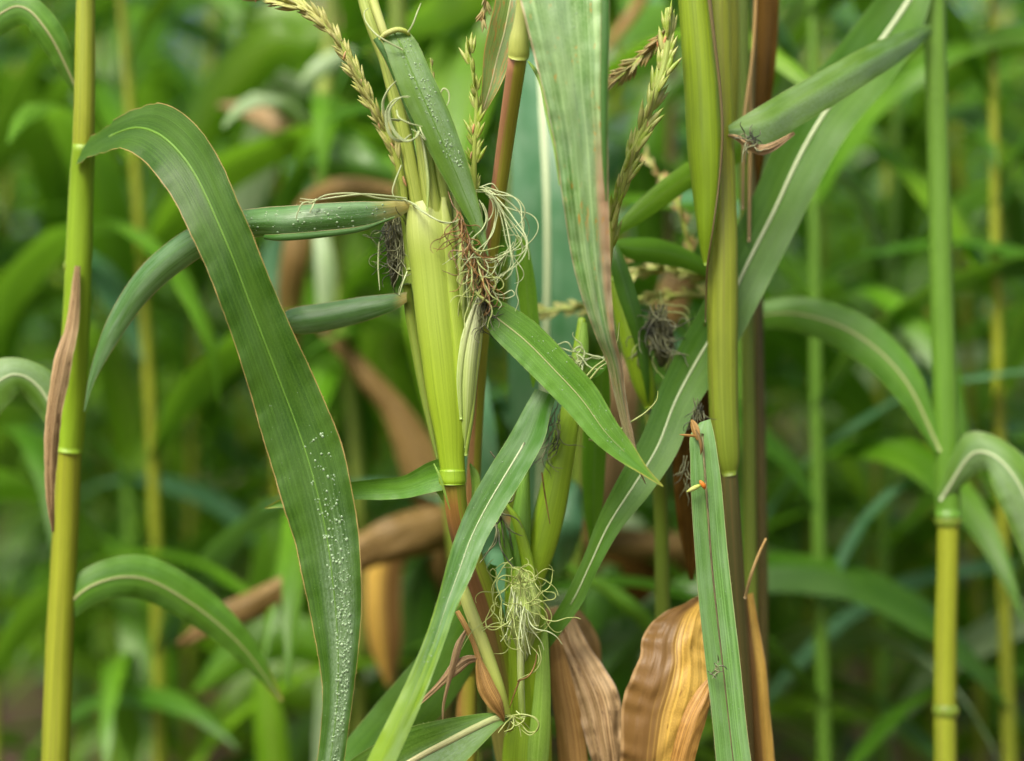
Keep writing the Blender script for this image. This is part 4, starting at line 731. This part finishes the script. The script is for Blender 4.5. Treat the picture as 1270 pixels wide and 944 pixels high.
cleaf([(64, 780, 14, .16), (108, 730, 44, .16), (170, 715, 54, .18), (235, 745, 50, .2), (300, 800, 34, .22), (350, 870, 6, .24)], 'mid', L_, n=60, m=11, bow=.15, wave=.002, seed=91, rib=('rib_tan', 2, .4))
cleaf([(90, 560, 14, .16), (50, 480, 46, .15), (5, 470, 52, .14), (-40, 540, 40, .14), (-70, 640, 6, .15)], 'dewy', L_, n=60, m=11, bow=.15, wave=.002, seed=92, rib=('rib_w', 2, .4))
cleaf([(100, 120, 10, .12), (60, 40, 36, .1), (20, 10, 44, .1), (-40, 60, 30, .1), (-80, 140, 5, .12)], 'mid', L_, n=60, m=11, bow=.15, wave=.002, seed=94, rib=('rib_tan', 2, .4))
# swollen nodes and dried sheath strips on the two outer stalks
for (x, y, rr_, Y, own) in ((96, 330, 16.5, .12, L_), (65, 1120, 21, .16, L_), (1173, 880, 17, .27, W_), (1176, 645, 17, .27, W_)):
    tube([(x, y + 9, rr_ * .95, Y), (x, y + 4, rr_ * 1.12, Y), (x, y - 1, rr_ * 1.14, Y), (x, y - 7, rr_ * .98, Y)], 'green_st', own, name='stem_node', n=12, m=20, cap=False)
cleaf([(96, 330, 8, .1), (90, 400, 16, .1), (78, 450, 22, .09), (66, 520, 20, .085), (62, 600, 14, .09), (66, 660, 3, .1)], 'tan', L_, n=50, m=11, bow=.25, wave=.003, ribs=(7, .0014), seed=95, name='dried_sheath')
# ------------------------------------------------------------------ PLANTS JUST BEHIND, soft in the picture
GRP2 = 'corn plants in the second row'
T_ = thing('corn_plant', soil_at(700, 0.567), 'corn plant behind with a wide blue green leaf and pale straight midrib', 'corn plant', GRP2)
tube([(712, GY(.42), 14, 0.567), (712, 1000, 12, 0.567), (716, 640, 11, 0.567), (722, 400, 10, 0.567), (728, 120, 8, 0.567), (730, -100, 6, 0.567)], 'green_st', T_, n=50)
leaf([(640, 60, 700, 60, 0.405), (636, 150, 712, 150, 0.365), (634, 240, 722, 240, 0.338), (632, 330, 726, 330, 0.338), (630, 420, 724, 420, 0.351), (632, 500, 716, 500, 0.378), (640, 590, 700, 590, 0.419), (655, 680, 680, 680, 0.459), (665, 740, 667, 740, 0.486)], 'g_teal', T_, n=60, m=13, bow=-.1, shape='v', rib=('rib_w', 5, 3.5), label='wide blue green leaf hanging straight down')
cleaf([(585, 430, 16, 0.405), (590, 520, 44, 0.378), (600, 620, 46, 0.405), (620, 740, 30, 0.459), (635, 830, 6, 0.486)], 'g_teal', T_, n=40, m=9, bow=.1, label='dim blue green leaf')
cleaf([(730, 640, 20, 0.405), (715, 610, 30, 0.338), (705, 650, 34, 0.297), (698, 690, 24, 0.324), (690, 715, 4, 0.351)], 'g_teal', T_, n=40, m=9, bow=.15)
cleaf([(600, 60, 30, 0.675), (640, 110, 60, 0.675), (660, 200, 60, 0.648), (650, 290, 40, 0.621), (640, 350, 5, 0.621)], 'g_dark', T_, n=40, m=9, bow=.1)

N_ = thing('corn_plant', soil_at(590, 0.513), 'corn plant behind the folded leaf with a blurred olive stalk', 'corn plant', GRP2)
tube([(590, GY(.513), 15, 0.513), (588, 1000, 14, 0.513), (562, 640, 14, 0.513), (508, 300, 15, 0.513), (493, 0, 15, 0.513), (496, -150, 13, 0.513)], 'green_st', N_, n=60)
cleaf([(493, 40, 20, 0.675), (540, 20, 46, 0.743), (590, -20, 70, 0.810), (640, -60, 60, 0.945), (700, -80, 30, 1.080)], 'g_bright', N_, n=40, m=9, bow=.1)
cleaf([(515, 280, 30, 0.608), (528, 200, 62, 0.675), (548, 120, 72, 0.743), (580, 50, 66, 0.810), (620, -10, 50, 0.878), (660, -50, 10, 0.945)], 'g_bright', N_, n=50, m=9, bow=.15, label='bright green arched blade with an orange margin')
cleaf([(555, 230, 8, 0.540), (570, 180, 40, 0.567), (585, 110, 60, 0.621), (612, 40, 40, 0.675), (640, -20, 8, 0.675)], 'g_bright', N_, n=40, m=9, bow=.12)
cleaf([(492, 210, 18, 0.608), (455, 200, 40, 0.648), (420, 178, 44, 0.675), (392, 184, 36, 0.702), (372, 215, 26, 0.743), (352, 262, 30, 0.810), (330, 320, 8, 0.810)], 'g_mid', N_, n=50, m=9, bow=.25, label='blurred blade arching over to the left')
cleaf([(500, 225, 8, 0.567), (455, 205, 30, 0.567), (410, 196, 36, 0.594), (380, 205, 5, 0.608)], 'g_dark', N_, n=40, m=9, bow=.2)
cleaf([(505, 360, 10, 0.405), (512, 410, 22, 0.405), (530, 480, 22, 0.432), (545, 560, 5, 0.432)], 'g_bright', N_, n=40, m=9, bow=.2)

O_ = thing('corn_plant', soil_at(408, 0.837), 'blurred corn plant with a pale lime stalk behind the cream tassel', 'corn plant', GRP2)
tube([(445, GY(.62), 15, 0.837), (445, 900, 12, 0.837), (445, 640, 12, 0.837), (436, 500, 12, 0.837), (412, 330, 12, 0.837), (398, 200, 14, 0.837), (410, 20, 15, 0.837), (416, -100, 13, 0.837)], 'lime', O_, n=60)
cleaf([(415, 40, 30, 0.837), (380, 55, 50, 0.837), (345, 50, 64, 0.837), (300, 90, 66, 0.864), (250, 160, 50, 0.891), (210, 240, 8, 0.891)], 'g_bright', O_, n=50, m=9, bow=.2)
cleaf([(412, 60, 20, 0.945), (445, 90, 50, 0.945), (470, 150, 60, 0.972), (480, 240, 40, 0.999), (482, 320, 6, 1.013)], 'g_mid', O_, n=50, m=9, bow=.2)
cleaf([(440, 30, 30, 1.080), (400, 95, 40, 1.147), (365, 140, 40, 1.080), (330, 150, 30, 1.053), (280, 190, 8, 1.080)], 'g_bright', O_, n=50, m=9, bow=.2)
cleaf([(330, 70, 10, 0.945), (338, 110, 44, 0.972), (330, 170, 50, 1.013), (300, 260, 40, 1.013), (280, 330, 6, 1.013)], 'g_pale', O_, n=40, m=9, bow=.1)
cleaf([(400, 185, 14, 0.810), (370, 172, 26, 0.783), (340, 152, 26, 0.783), (300, 135, 18, 0.810), (270, 130, 4, 0.810)], 'tan', O_, n=40, m=9, bow=.2, label='dry tan blade')
cleaf([(300, 20, 30, .95), (350, 28, 60, .95), (400, 60, 66, .95), (440, 120, 50, .96), (470, 200, 10, .98)], 'g_bright', O_, n=40, m=9, bow=.15)
cleaf([(372, 105, 6, .74), (392, 88, 22, .74), (414, 74, 24, .75), (440, 62, 6, .76)], 'g_pale', O_, n=30, m=9, bow=.2)
cleaf([(330, 12, 10, 1.0), (370, 18, 34, 1.0), (420, 30, 30, 1.0), (460, 50, 6, 1.0)], 'tan', O_, n=30, m=9, bow=.2)
cleaf([(532, 30, 6, .8), (548, 12, 26, .8), (566, -8, 22, .8), (590, -40, 6, .8)], 'g_pale', N_, n=30, m=9, bow=.2)
cleaf([(395, 105, 8, 0.891), (380, 110, 26, 0.891), (350, 100, 24, 0.891), (320, 80, 6, 0.891)], 'g_pale', O_, n=30, m=9, bow=.2)
cleaf([(500, 240, 16, 0.608), (450, 232, 24, 0.648), (410, 238, 28, 0.675), (380, 262, 30, 0.702), (366, 320, 34, 0.702), (360, 380, 30, 0.729), (368, 430, 6, 0.743)], 'brown', O_, n=60, m=9, bow=.2, label='dead brown blade bent down')
cleaf([(392, 262, 10, 0.675), (402, 320, 24, 0.648), (404, 372, 22, 0.648), (400, 410, 5, 0.648)], 'g_pale', O_, n=30, m=9, bow=.2)
cleaf([(440, 280, 20, 0.810), (450, 320, 46, 0.810), (462, 370, 50, 0.810), (470, 440, 40, 0.837), (480, 520, 8, 0.837)], 'g_bright', O_, n=40, m=9, bow=.15)
cleaf([(345, 290, 20, 0.810), (338, 330, 30, 0.810), (345, 380, 30, 0.810), (350, 430, 8, 0.810)], 'g_teal', O_, n=40, m=9, bow=.15)
cleaf([(325, 380, 20, 0.945), (370, 410, 50, 0.945), (410, 470, 60, 0.972), (440, 550, 50, 0.999), (455, 640, 8, 1.013)], 'g_dark', O_, n=40, m=9, bow=.15)
cleaf([(520, 360, 20, 0.810), (490, 400, 60, 0.810), (478, 450, 66, 0.837), (500, 520, 56, 0.864), (530, 600, 30, 0.891), (550, 650, 6, 0.891)], 'g_bright', O_, n=40, m=9, bow=.15)
cleaf([(420, 380, 20, 1.215), (450, 430, 60, 1.215), (520, 470, 60, 1.215), (570, 560, 40, 1.215), (580, 640, 8, 1.215)], 'g_dark', O_, n=40, m=9, bow=.15)
cleaf([(385, 395, 8, 0.675), (415, 420, 20, 0.675), (450, 462, 26, 0.675), (490, 510, 34, 0.675), (515, 560, 50, 0.675), (535, 610, 50, 0.675), (545, 660, 30, 0.675), (548, 720, 8, 0.702)], 'brown', O_, n=60, m=11, bow=.3, wave=.004, label='dead brown blade sagging diagonally')

Q_ = thing('corn_plant', soil_at(600, 0.702), 'corn plant behind the stem foot with dead brown leaves lying level', 'corn plant', GRP2)
tube([(540, GY(.56), 15, 0.756), (548, 1000, 12, 0.756), (560, 760, 12, 0.756), (575, 600, 11, 0.756), (592, 380, 10, 0.756)], 'olive', Q_, n=50)
cleaf([(590, 640, 30, 0.567), (540, 655, 56, 0.540), (490, 668, 56, 0.513), (455, 682, 46, 0.513), (410, 702, 40, 0.513), (360, 728, 36, 0.513), (320, 748, 36, 0.513), (270, 770, 30, 0.513), (220, 800, 6, 0.513)], 'brown', Q_, n=70, m=13, bow=.3, wave=.004, ribs=(6, 0.003), seed=5, label='dead brown blade lying across')
cleaf([(500, 670, 20, 0.675), (478, 700, 44, 0.675), (474, 750, 46, 0.675), (478, 800, 40, 0.675), (484, 850, 8, 0.675)], 'gold', Q_, n=40, m=11, bow=.2, label='golden dead blade hanging')
cleaf([(600, 650, 40, 0.675), (680, 665, 40, 0.702), (770, 672, 36, 0.743), (850, 680, 36, 0.756), (930, 690, 30, 0.810), (1000, 720, 6, 0.810)], 'brown', Q_, n=60, m=11, bow=.3, wave=.004, seed=6, label='dead brown blade lying across')
cleaf([(530, 690, 8, 0.810), (555, 705, 46, 0.810), (560, 740, 46, 0.837), (545, 800, 10, 0.837)], 'brown', Q_, n=40, m=9, bow=.2)
cleaf([(520, 690, 20, 0.810), (515, 740, 56, 0.810), (520, 820, 60, 0.810), (540, 900, 50, 0.810), (560, 980, 10, 0.810)], 'g_dark', Q_, n=40, m=9, bow=.2)
cleaf([(450, 830, 20, 0.810), (400, 800, 50, 0.810), (350, 790, 56, 0.810), (300, 810, 50, 0.810), (240, 860, 8, 0.810)], 'g_mid', Q_, n=40, m=9, bow=.2)
cleaf([(440, 880, 20, 0.945), (390, 860, 56, 0.945), (340, 850, 60, 0.972), (290, 880, 50, 0.945), (240, 940, 8, 0.945)], 'g_bright', Q_, n=40, m=9, bow=.2)
cleaf([(340, 960, 40, 0.675), (335, 900, 40, 0.675), (325, 850, 20, 0.675), (318, 820, 3, 0.675)], 'g_bright', Q_, n=30, m=9, bow=.2)
cleaf([(600, 780, 30, 0.945), (550, 820, 60, 0.945), (480, 850, 60, 0.945), (400, 905, 60, 0.945), (340, 980, 10, 0.945)], 'g_dark', Q_, n=40, m=9, bow=.2)
cleaf([(330, 620, 30, 0.945), (345, 680, 60, 0.945), (335, 750, 60, 0.972), (320, 830, 20, 0.999)], 'g_mid', Q_, n=40, m=9, bow=.2)

X_ = thing('corn_plant', soil_at(740, 0.810), 'corn plant behind with dark green hanging leaves and a brown withered stem', 'corn plant', GRP2)
tube([(820, GY(.6), 15, 0.810), (820, 1000, 11, 0.810), (820, 760, 10, 0.810), (824, 600, 10, 0.810), (830, 300, 10, 0.810), (834, 0, 9, 0.810)], 'olive', X_, n=50)
cleaf([(770, 560, 20, 0.810), (800, 620, 46, 0.810), (842, 640, 30, 0.810), (835, 700, 20, 0.810), (838, 780, 5, 0.810)], 'g_dark', X_, n=40, m=9, bow=.2)
cleaf([(700, 700, 6, 0.459), (725, 716, 12, 0.459), (755, 732, 16, 0.459), (785, 755, 20, 0.459), (815, 790, 16, 0.486), (840, 840, 5, 0.513)], 'g_mid', X_, n=40, m=9, bow=.2, label='thin green blade slanting down')
cleaf([(690, 640, 20, .8), (750, 690, 70, .8), (800, 720, 80, .8), (860, 720, 70, .82), (930, 700, 8, .84)], 'black', X_, n=40, m=9, bow=.2, label='dark brown dead blade')  # whole blade in the dark brown leaf colour
cleaf([(770, 640, 6, .8), (780, 650, 30, .8), (795, 672, 26, .8), (812, 700, 6, .8)], 'g_pale', X_, n=30, m=9, bow=.2)
cleaf([(760, 700, 20, 0.675), (745, 760, 60, 0.675), (752, 850, 66, 0.675), (770, 950, 50, 0.675), (780, 1030, 8, 0.675)], 'g_dark', X_, n=40, m=9, bow=.2)
cleaf([(810, 780, 20, 0.594), (770, 795, 60, 0.594), (745, 860, 70, 0.608), (740, 950, 56, 0.621), (745, 1050, 8, 0.675)], 'g_dark', X_, n=40, m=9, bow=.2)
cleaf([(730, 500, 20, 0.675), (755, 560, 60, 0.675), (745, 640, 46, 0.702), (735, 700, 8, 0.729)], 'brown', X_, n=40, m=9, bow=.2, label='dead brown blade')
cleaf([(800, 420, 10, 0.540), (770, 480, 50, 0.540), (760, 540, 56, 0.567), (745, 620, 20, 0.594), (740, 660, 4, 0.621)], 'tan', X_, n=40, m=9, bow=.2)
cleaf([(870, 330, 16, 0.540), (842, 350, 40, 0.540), (830, 385, 40, 0.540), (815, 420, 8, 0.540)], 'brown', X_, n=40, m=9, bow=.2)
cleaf([(700, 130, 20, 1.080), (770, 80, 60, 1.080), (840, 20, 60, 1.147), (900, -40, 30, 1.215)], 'g_mid', X_, n=40, m=9, bow=.2)
cleaf([(850, 180, 20, 0.945), (790, 170, 56, 0.945), (740, 200, 60, 0.945), (700, 290, 40, 0.972), (680, 380, 8, 0.999)], 'g_teal', X_, n=40, m=9, bow=.2)
cleaf([(855, 90, 20, 0.810), (815, 130, 44, 0.810), (800, 200, 52, 0.810), (805, 290, 40, 0.837), (812, 370, 6, 0.864)], 'g_mid', X_, n=40, m=9, bow=.2)
cleaf([(750, 60, 6, 0.743), (775, 30, 14, 0.743), (800, -10, 14, 0.756), (820, -60, 6, 0.783)], 'orange', X_, n=30, m=9, bow=.2, label='thin rusty blade edge')
# brown strip and crumpled leaf low in the middle belong to the main plant
cleaf([(683, 770, 6, .09), (690, 800, 16, .09), (697, 850, 28, .09), (706, 900, 34, .09), (712, 960, 36, .09), (716, 1060, 20, .09)], 'orange', A_, n=50, m=11, bow=.25, wave=.002, ribs=(6, .0012), seed=41, label='orange brown dead strip beside the stalk')
leaf([(684, 772, 712, 764, .12), (688, 800, 728, 796, .11), (703, 838, 748, 826, .10), (716, 880, 768, 862, .09), (727, 920, 772, 905, .085), (737, 960, 774, 950, .085), (748, 1040, 770, 1040, .09)], 'tan', A_, n=70, m=25, bow=[.1, .2, .22, .2], wave=.005, ribs=(13, .003), seed=43, label='crumpled grey brown dead leaf')
cleaf([(672, 760, 10, .17), (700, 768, 40, .17), (722, 800, 44, .17), (730, 840, 30, .17), (735, 880, 6, .17)], 'brown', A_, n=40, m=11, bow=.2, wave=.003, seed=44, label='dark brown withered blade')

# ------------------------------------------------------------------ plants of the rows: five builds, then copies
def grown(name_label, x, y, h, seed, greens, nleaf=12, dead=1, loc_group='corn plants of the field rows', lf=(.62, .85), tas=True):
    r = random.Random(seed); t = thing('corn_plant', (x, y, 0), name_label, 'corn plant', loc_group)
    n = 26; zs = np.linspace(0, h, n); ph = r.random() * 6
    lean = r.uniform(-.05, .05)
    pts = np.array([(x + lean * z * z * .5 + .012 * math.sin(z * 2.2 + ph), y + .012 * math.cos(z * 1.9 + ph), z) for z in zs])
    rad = .0115 * (1 - .62 * (zs / h) ** 1.5)
    tube3('stalk', pts, rad, M[r.choice(['stalk_o', 'husk_d', 'green_st'])], t, m=10)
    az0 = r.random() * 6.28
    for k in range(nleaf):
        f = (k + .6) / nleaf; z = .12 + f * (h - .35); az = az0 + math.pi * (k % 2) + r.uniform(-.5, .5)
        base = np.array((x + lean * z * z * .5 + .012 * math.sin(z * 2.2 + ph), y + .012 * math.cos(z * 1.9 + ph), z))
        is_dead = k < dead; L = r.uniform(*lf) * (1 - .35 * max(0, f - .6)) * (.8 if is_dead else 1)
        el0 = math.radians(r.uniform(50, 72)) if not is_dead else math.radians(r.uniform(0, 40))
        dr = math.radians(r.uniform(95, 150)) if not is_dead else math.radians(r.uniform(100, 130))
        nn = 26; p = base.copy(); C = []; el = el0
        for i in range(nn):
            C.append(p.copy()); u = i / (nn - 1); el = el0 - dr * u ** r.choice([1.2, 1.2]) ; a2 = az + .35 * u * math.sin(seed + k)
            p = p + np.array((math.cos(az) * math.cos(el), math.sin(a2) * math.cos(el), math.sin(el))) * L / (nn - 1)
        C = np.array(C); u = np.linspace(0, 1, nn); wmax = r.uniform(.06, .09) * (.8 if is_dead else 1)
        w = wmax * np.minimum(1, .35 + u * 4) * np.maximum(0.02, 1 - u ** 2.2) ** .8
        roll = r.uniform(-.5, .5) + u * r.uniform(-.8, .8)
        tn = unit(np.gradient(C, axis=0)); side = unit(np.cross(tn, (0, 0, 1.0))); side[np.abs(side).sum(1) < .1] = (1, 0, 0); up = np.cross(side, tn)
        d = side * np.cos(roll)[:, None] + up * np.sin(roll)[:, None]
        mt = r.choice(['brown', 'tan', 'orange']) if is_dead else r.choice(greens)
        ribbon3('leaf_blade', C - d * w[:, None] / 2, C + d * w[:, None] / 2, M[mt], t, m=7, bow=.14, shape='v', wave=.004, wf=4, seed=seed * 20 + k, face=False)
    if tas:
        top = pts[-1]
        for b in range(5):
            a = b * 1.3 + seed; q = .05 if b else 0.0
            A3 = spline([top, top + np.array((math.cos(a) * q, math.sin(a) * q, .1)), top + np.array((math.cos(a) * q * 2.6, math.sin(a) * q * 2.6, .2 - .04 * (b > 0)))], 12)
            tube3('tassel_branch', A3, np.linspace(.004, .0025, 12), M['tassel'], t, m=6, ribs=(3, .2))
    return t
def copy_tree(o, parent=None):
    c = o.copy(); COL.objects.link(c); c.parent = parent
    for ch in list(o.children): copy_tree(ch, c)
    return c
def copy_parts(root, loc, rz, sc, label=None):
    c = copy_tree(root); c.location = loc; c.rotation_euler = (0, 0, rz); c.scale = (sc, sc, sc)
    if label: c['label'] = label
    return c
FAR = 'soft blurred green corn plant in the crowded rows in the background'
GS = [['g_mid', 'g_mid', 'g_bright', 'g_dark'], ['g_dark', 'g_mid', 'g_teal', 'g_dark'], ['g_bright', 'g_mid', 'g_pale', 'g_mid'], ['g_mid', 'g_dark', 'g_bright', 'g_teal'], ['g_mid', 'g_mid', 'g_dark', 'g_pale']]
protos = []; rr = random.Random(77); first = True; rows = [1.05, 1.55, 2.15, 2.8, 3.5, 4.3]
for ri, ry in enumerate(rows):
    half = .34 * (D + ry) + .3; xx = -half + rr.uniform(0, .2)
    while xx < half:
        y = ry + rr.uniform(-.09, .09); h = rr.uniform(2.0, 2.35) + .06 * ri
        if len(protos) < 5:
            protos.append(grown(FAR, xx, y, h, 40 + len(protos), GS[len(protos)], nleaf=14))
        else:
            copy_parts(protos[rr.randrange(5)], (xx, y, 0), rr.uniform(0, 6.28), rr.uniform(.92, 1.12))
        xx += rr.uniform(.16, .24) if ri < 3 else rr.uniform(.2, .3)
# nearer plants on both sides of the middle
def side_plant(px, Y, h, seed, label, gi, **kw): p = P(px, 0, Y); return grown(label, p[0], Y, h, seed, GS[gi], loc_group=GRP2, **kw)
side_plant(195, .80, 2.1, 62, 'corn plant between the left stalk and the pale lime stalk', 3)
side_plant(1035, .62, 2.0, 63, 'soft green corn plant first to the right of the thick yellow green stalk', 1)
side_plant(1100, .90, 2.1, 64, 'blurred corn plant with bright leaves between the two right hand stalks', 2)
side_plant(1262, .62, 2.0, 65, 'corn plant at the far right edge', 0)
side_plant(640, .85, 2.1, 66, 'blurred corn plant straight behind the blue green leaf', 3)
side_plant(900, .75, 2.1, 67, 'blurred corn plant behind the thick right stalk', 1)
side_plant(380, .95, 2.15, 68, 'blurred corn plant behind the rolled left leaf', 0)
# the depth of the field
st = np.random.RandomState(9); V, F, U = [], [], []
for k in range(9000):
    y = st.uniform(5.0, 7.5); x = st.uniform(-1, 1) * (.36 * (D + y) + .6); z = st.uniform(0.05, 3.3); az = st.rand() * 6.28; el = st.uniform(-1.2, .9); L = st.uniform(.25, .5); w = st.uniform(.03, .06)
    d = np.array((math.cos(az) * math.cos(el), math.sin(az) * math.cos(el), math.sin(el))); s_ = unit(np.cross(d, (0, 0, 1.0))) * w / 2; c = np.array((x, y, z)); b = len(V)
    V += [c - s_ * .6, c + s_ * .6, c + d * L * .5 + s_, c + d * L * .5 - s_, c + d * L - np.array((0, 0, .1))]; F += [(b, b + 1, b + 2, b + 3), (b + 3, b + 2, b + 4)]
    U += [(0, .2), (0, .8), (.2, .8), (.2, .2), (.4, .5)]
o = link_mesh('distant_foliage', V, F, M['g_mid'], uv=U, t=U, kind='stuff'); o['label'] = 'dense green foliage closing off the field far behind'; o['category'] = 'foliage'

# ------------------------------------------------------------------ fallen floret on the hanging leaf
f_ = thing('fallen_floret', tuple(P(865, 603, -.008)), 'tiny pale floret with orange tip stuck on the straight hanging leaf', 'floret', None)
tube([(852, 610, .8, -.008), (856, 608, 2.4, -.009), (861, 605.5, 3.0, -.010), (866, 603, 2.4, -.010), (869, 602, 1, -.009)], 'cream', f_, n=16, m=8, name='husk_scale')
tube([(868, 596, 1.0, -.007), (870, 599, 2.6, -.008), (873, 603, 2.9, -.008), (874, 607, 1.0, -.007)], 'orange_st', f_, n=14, m=8, name='orange_tip')
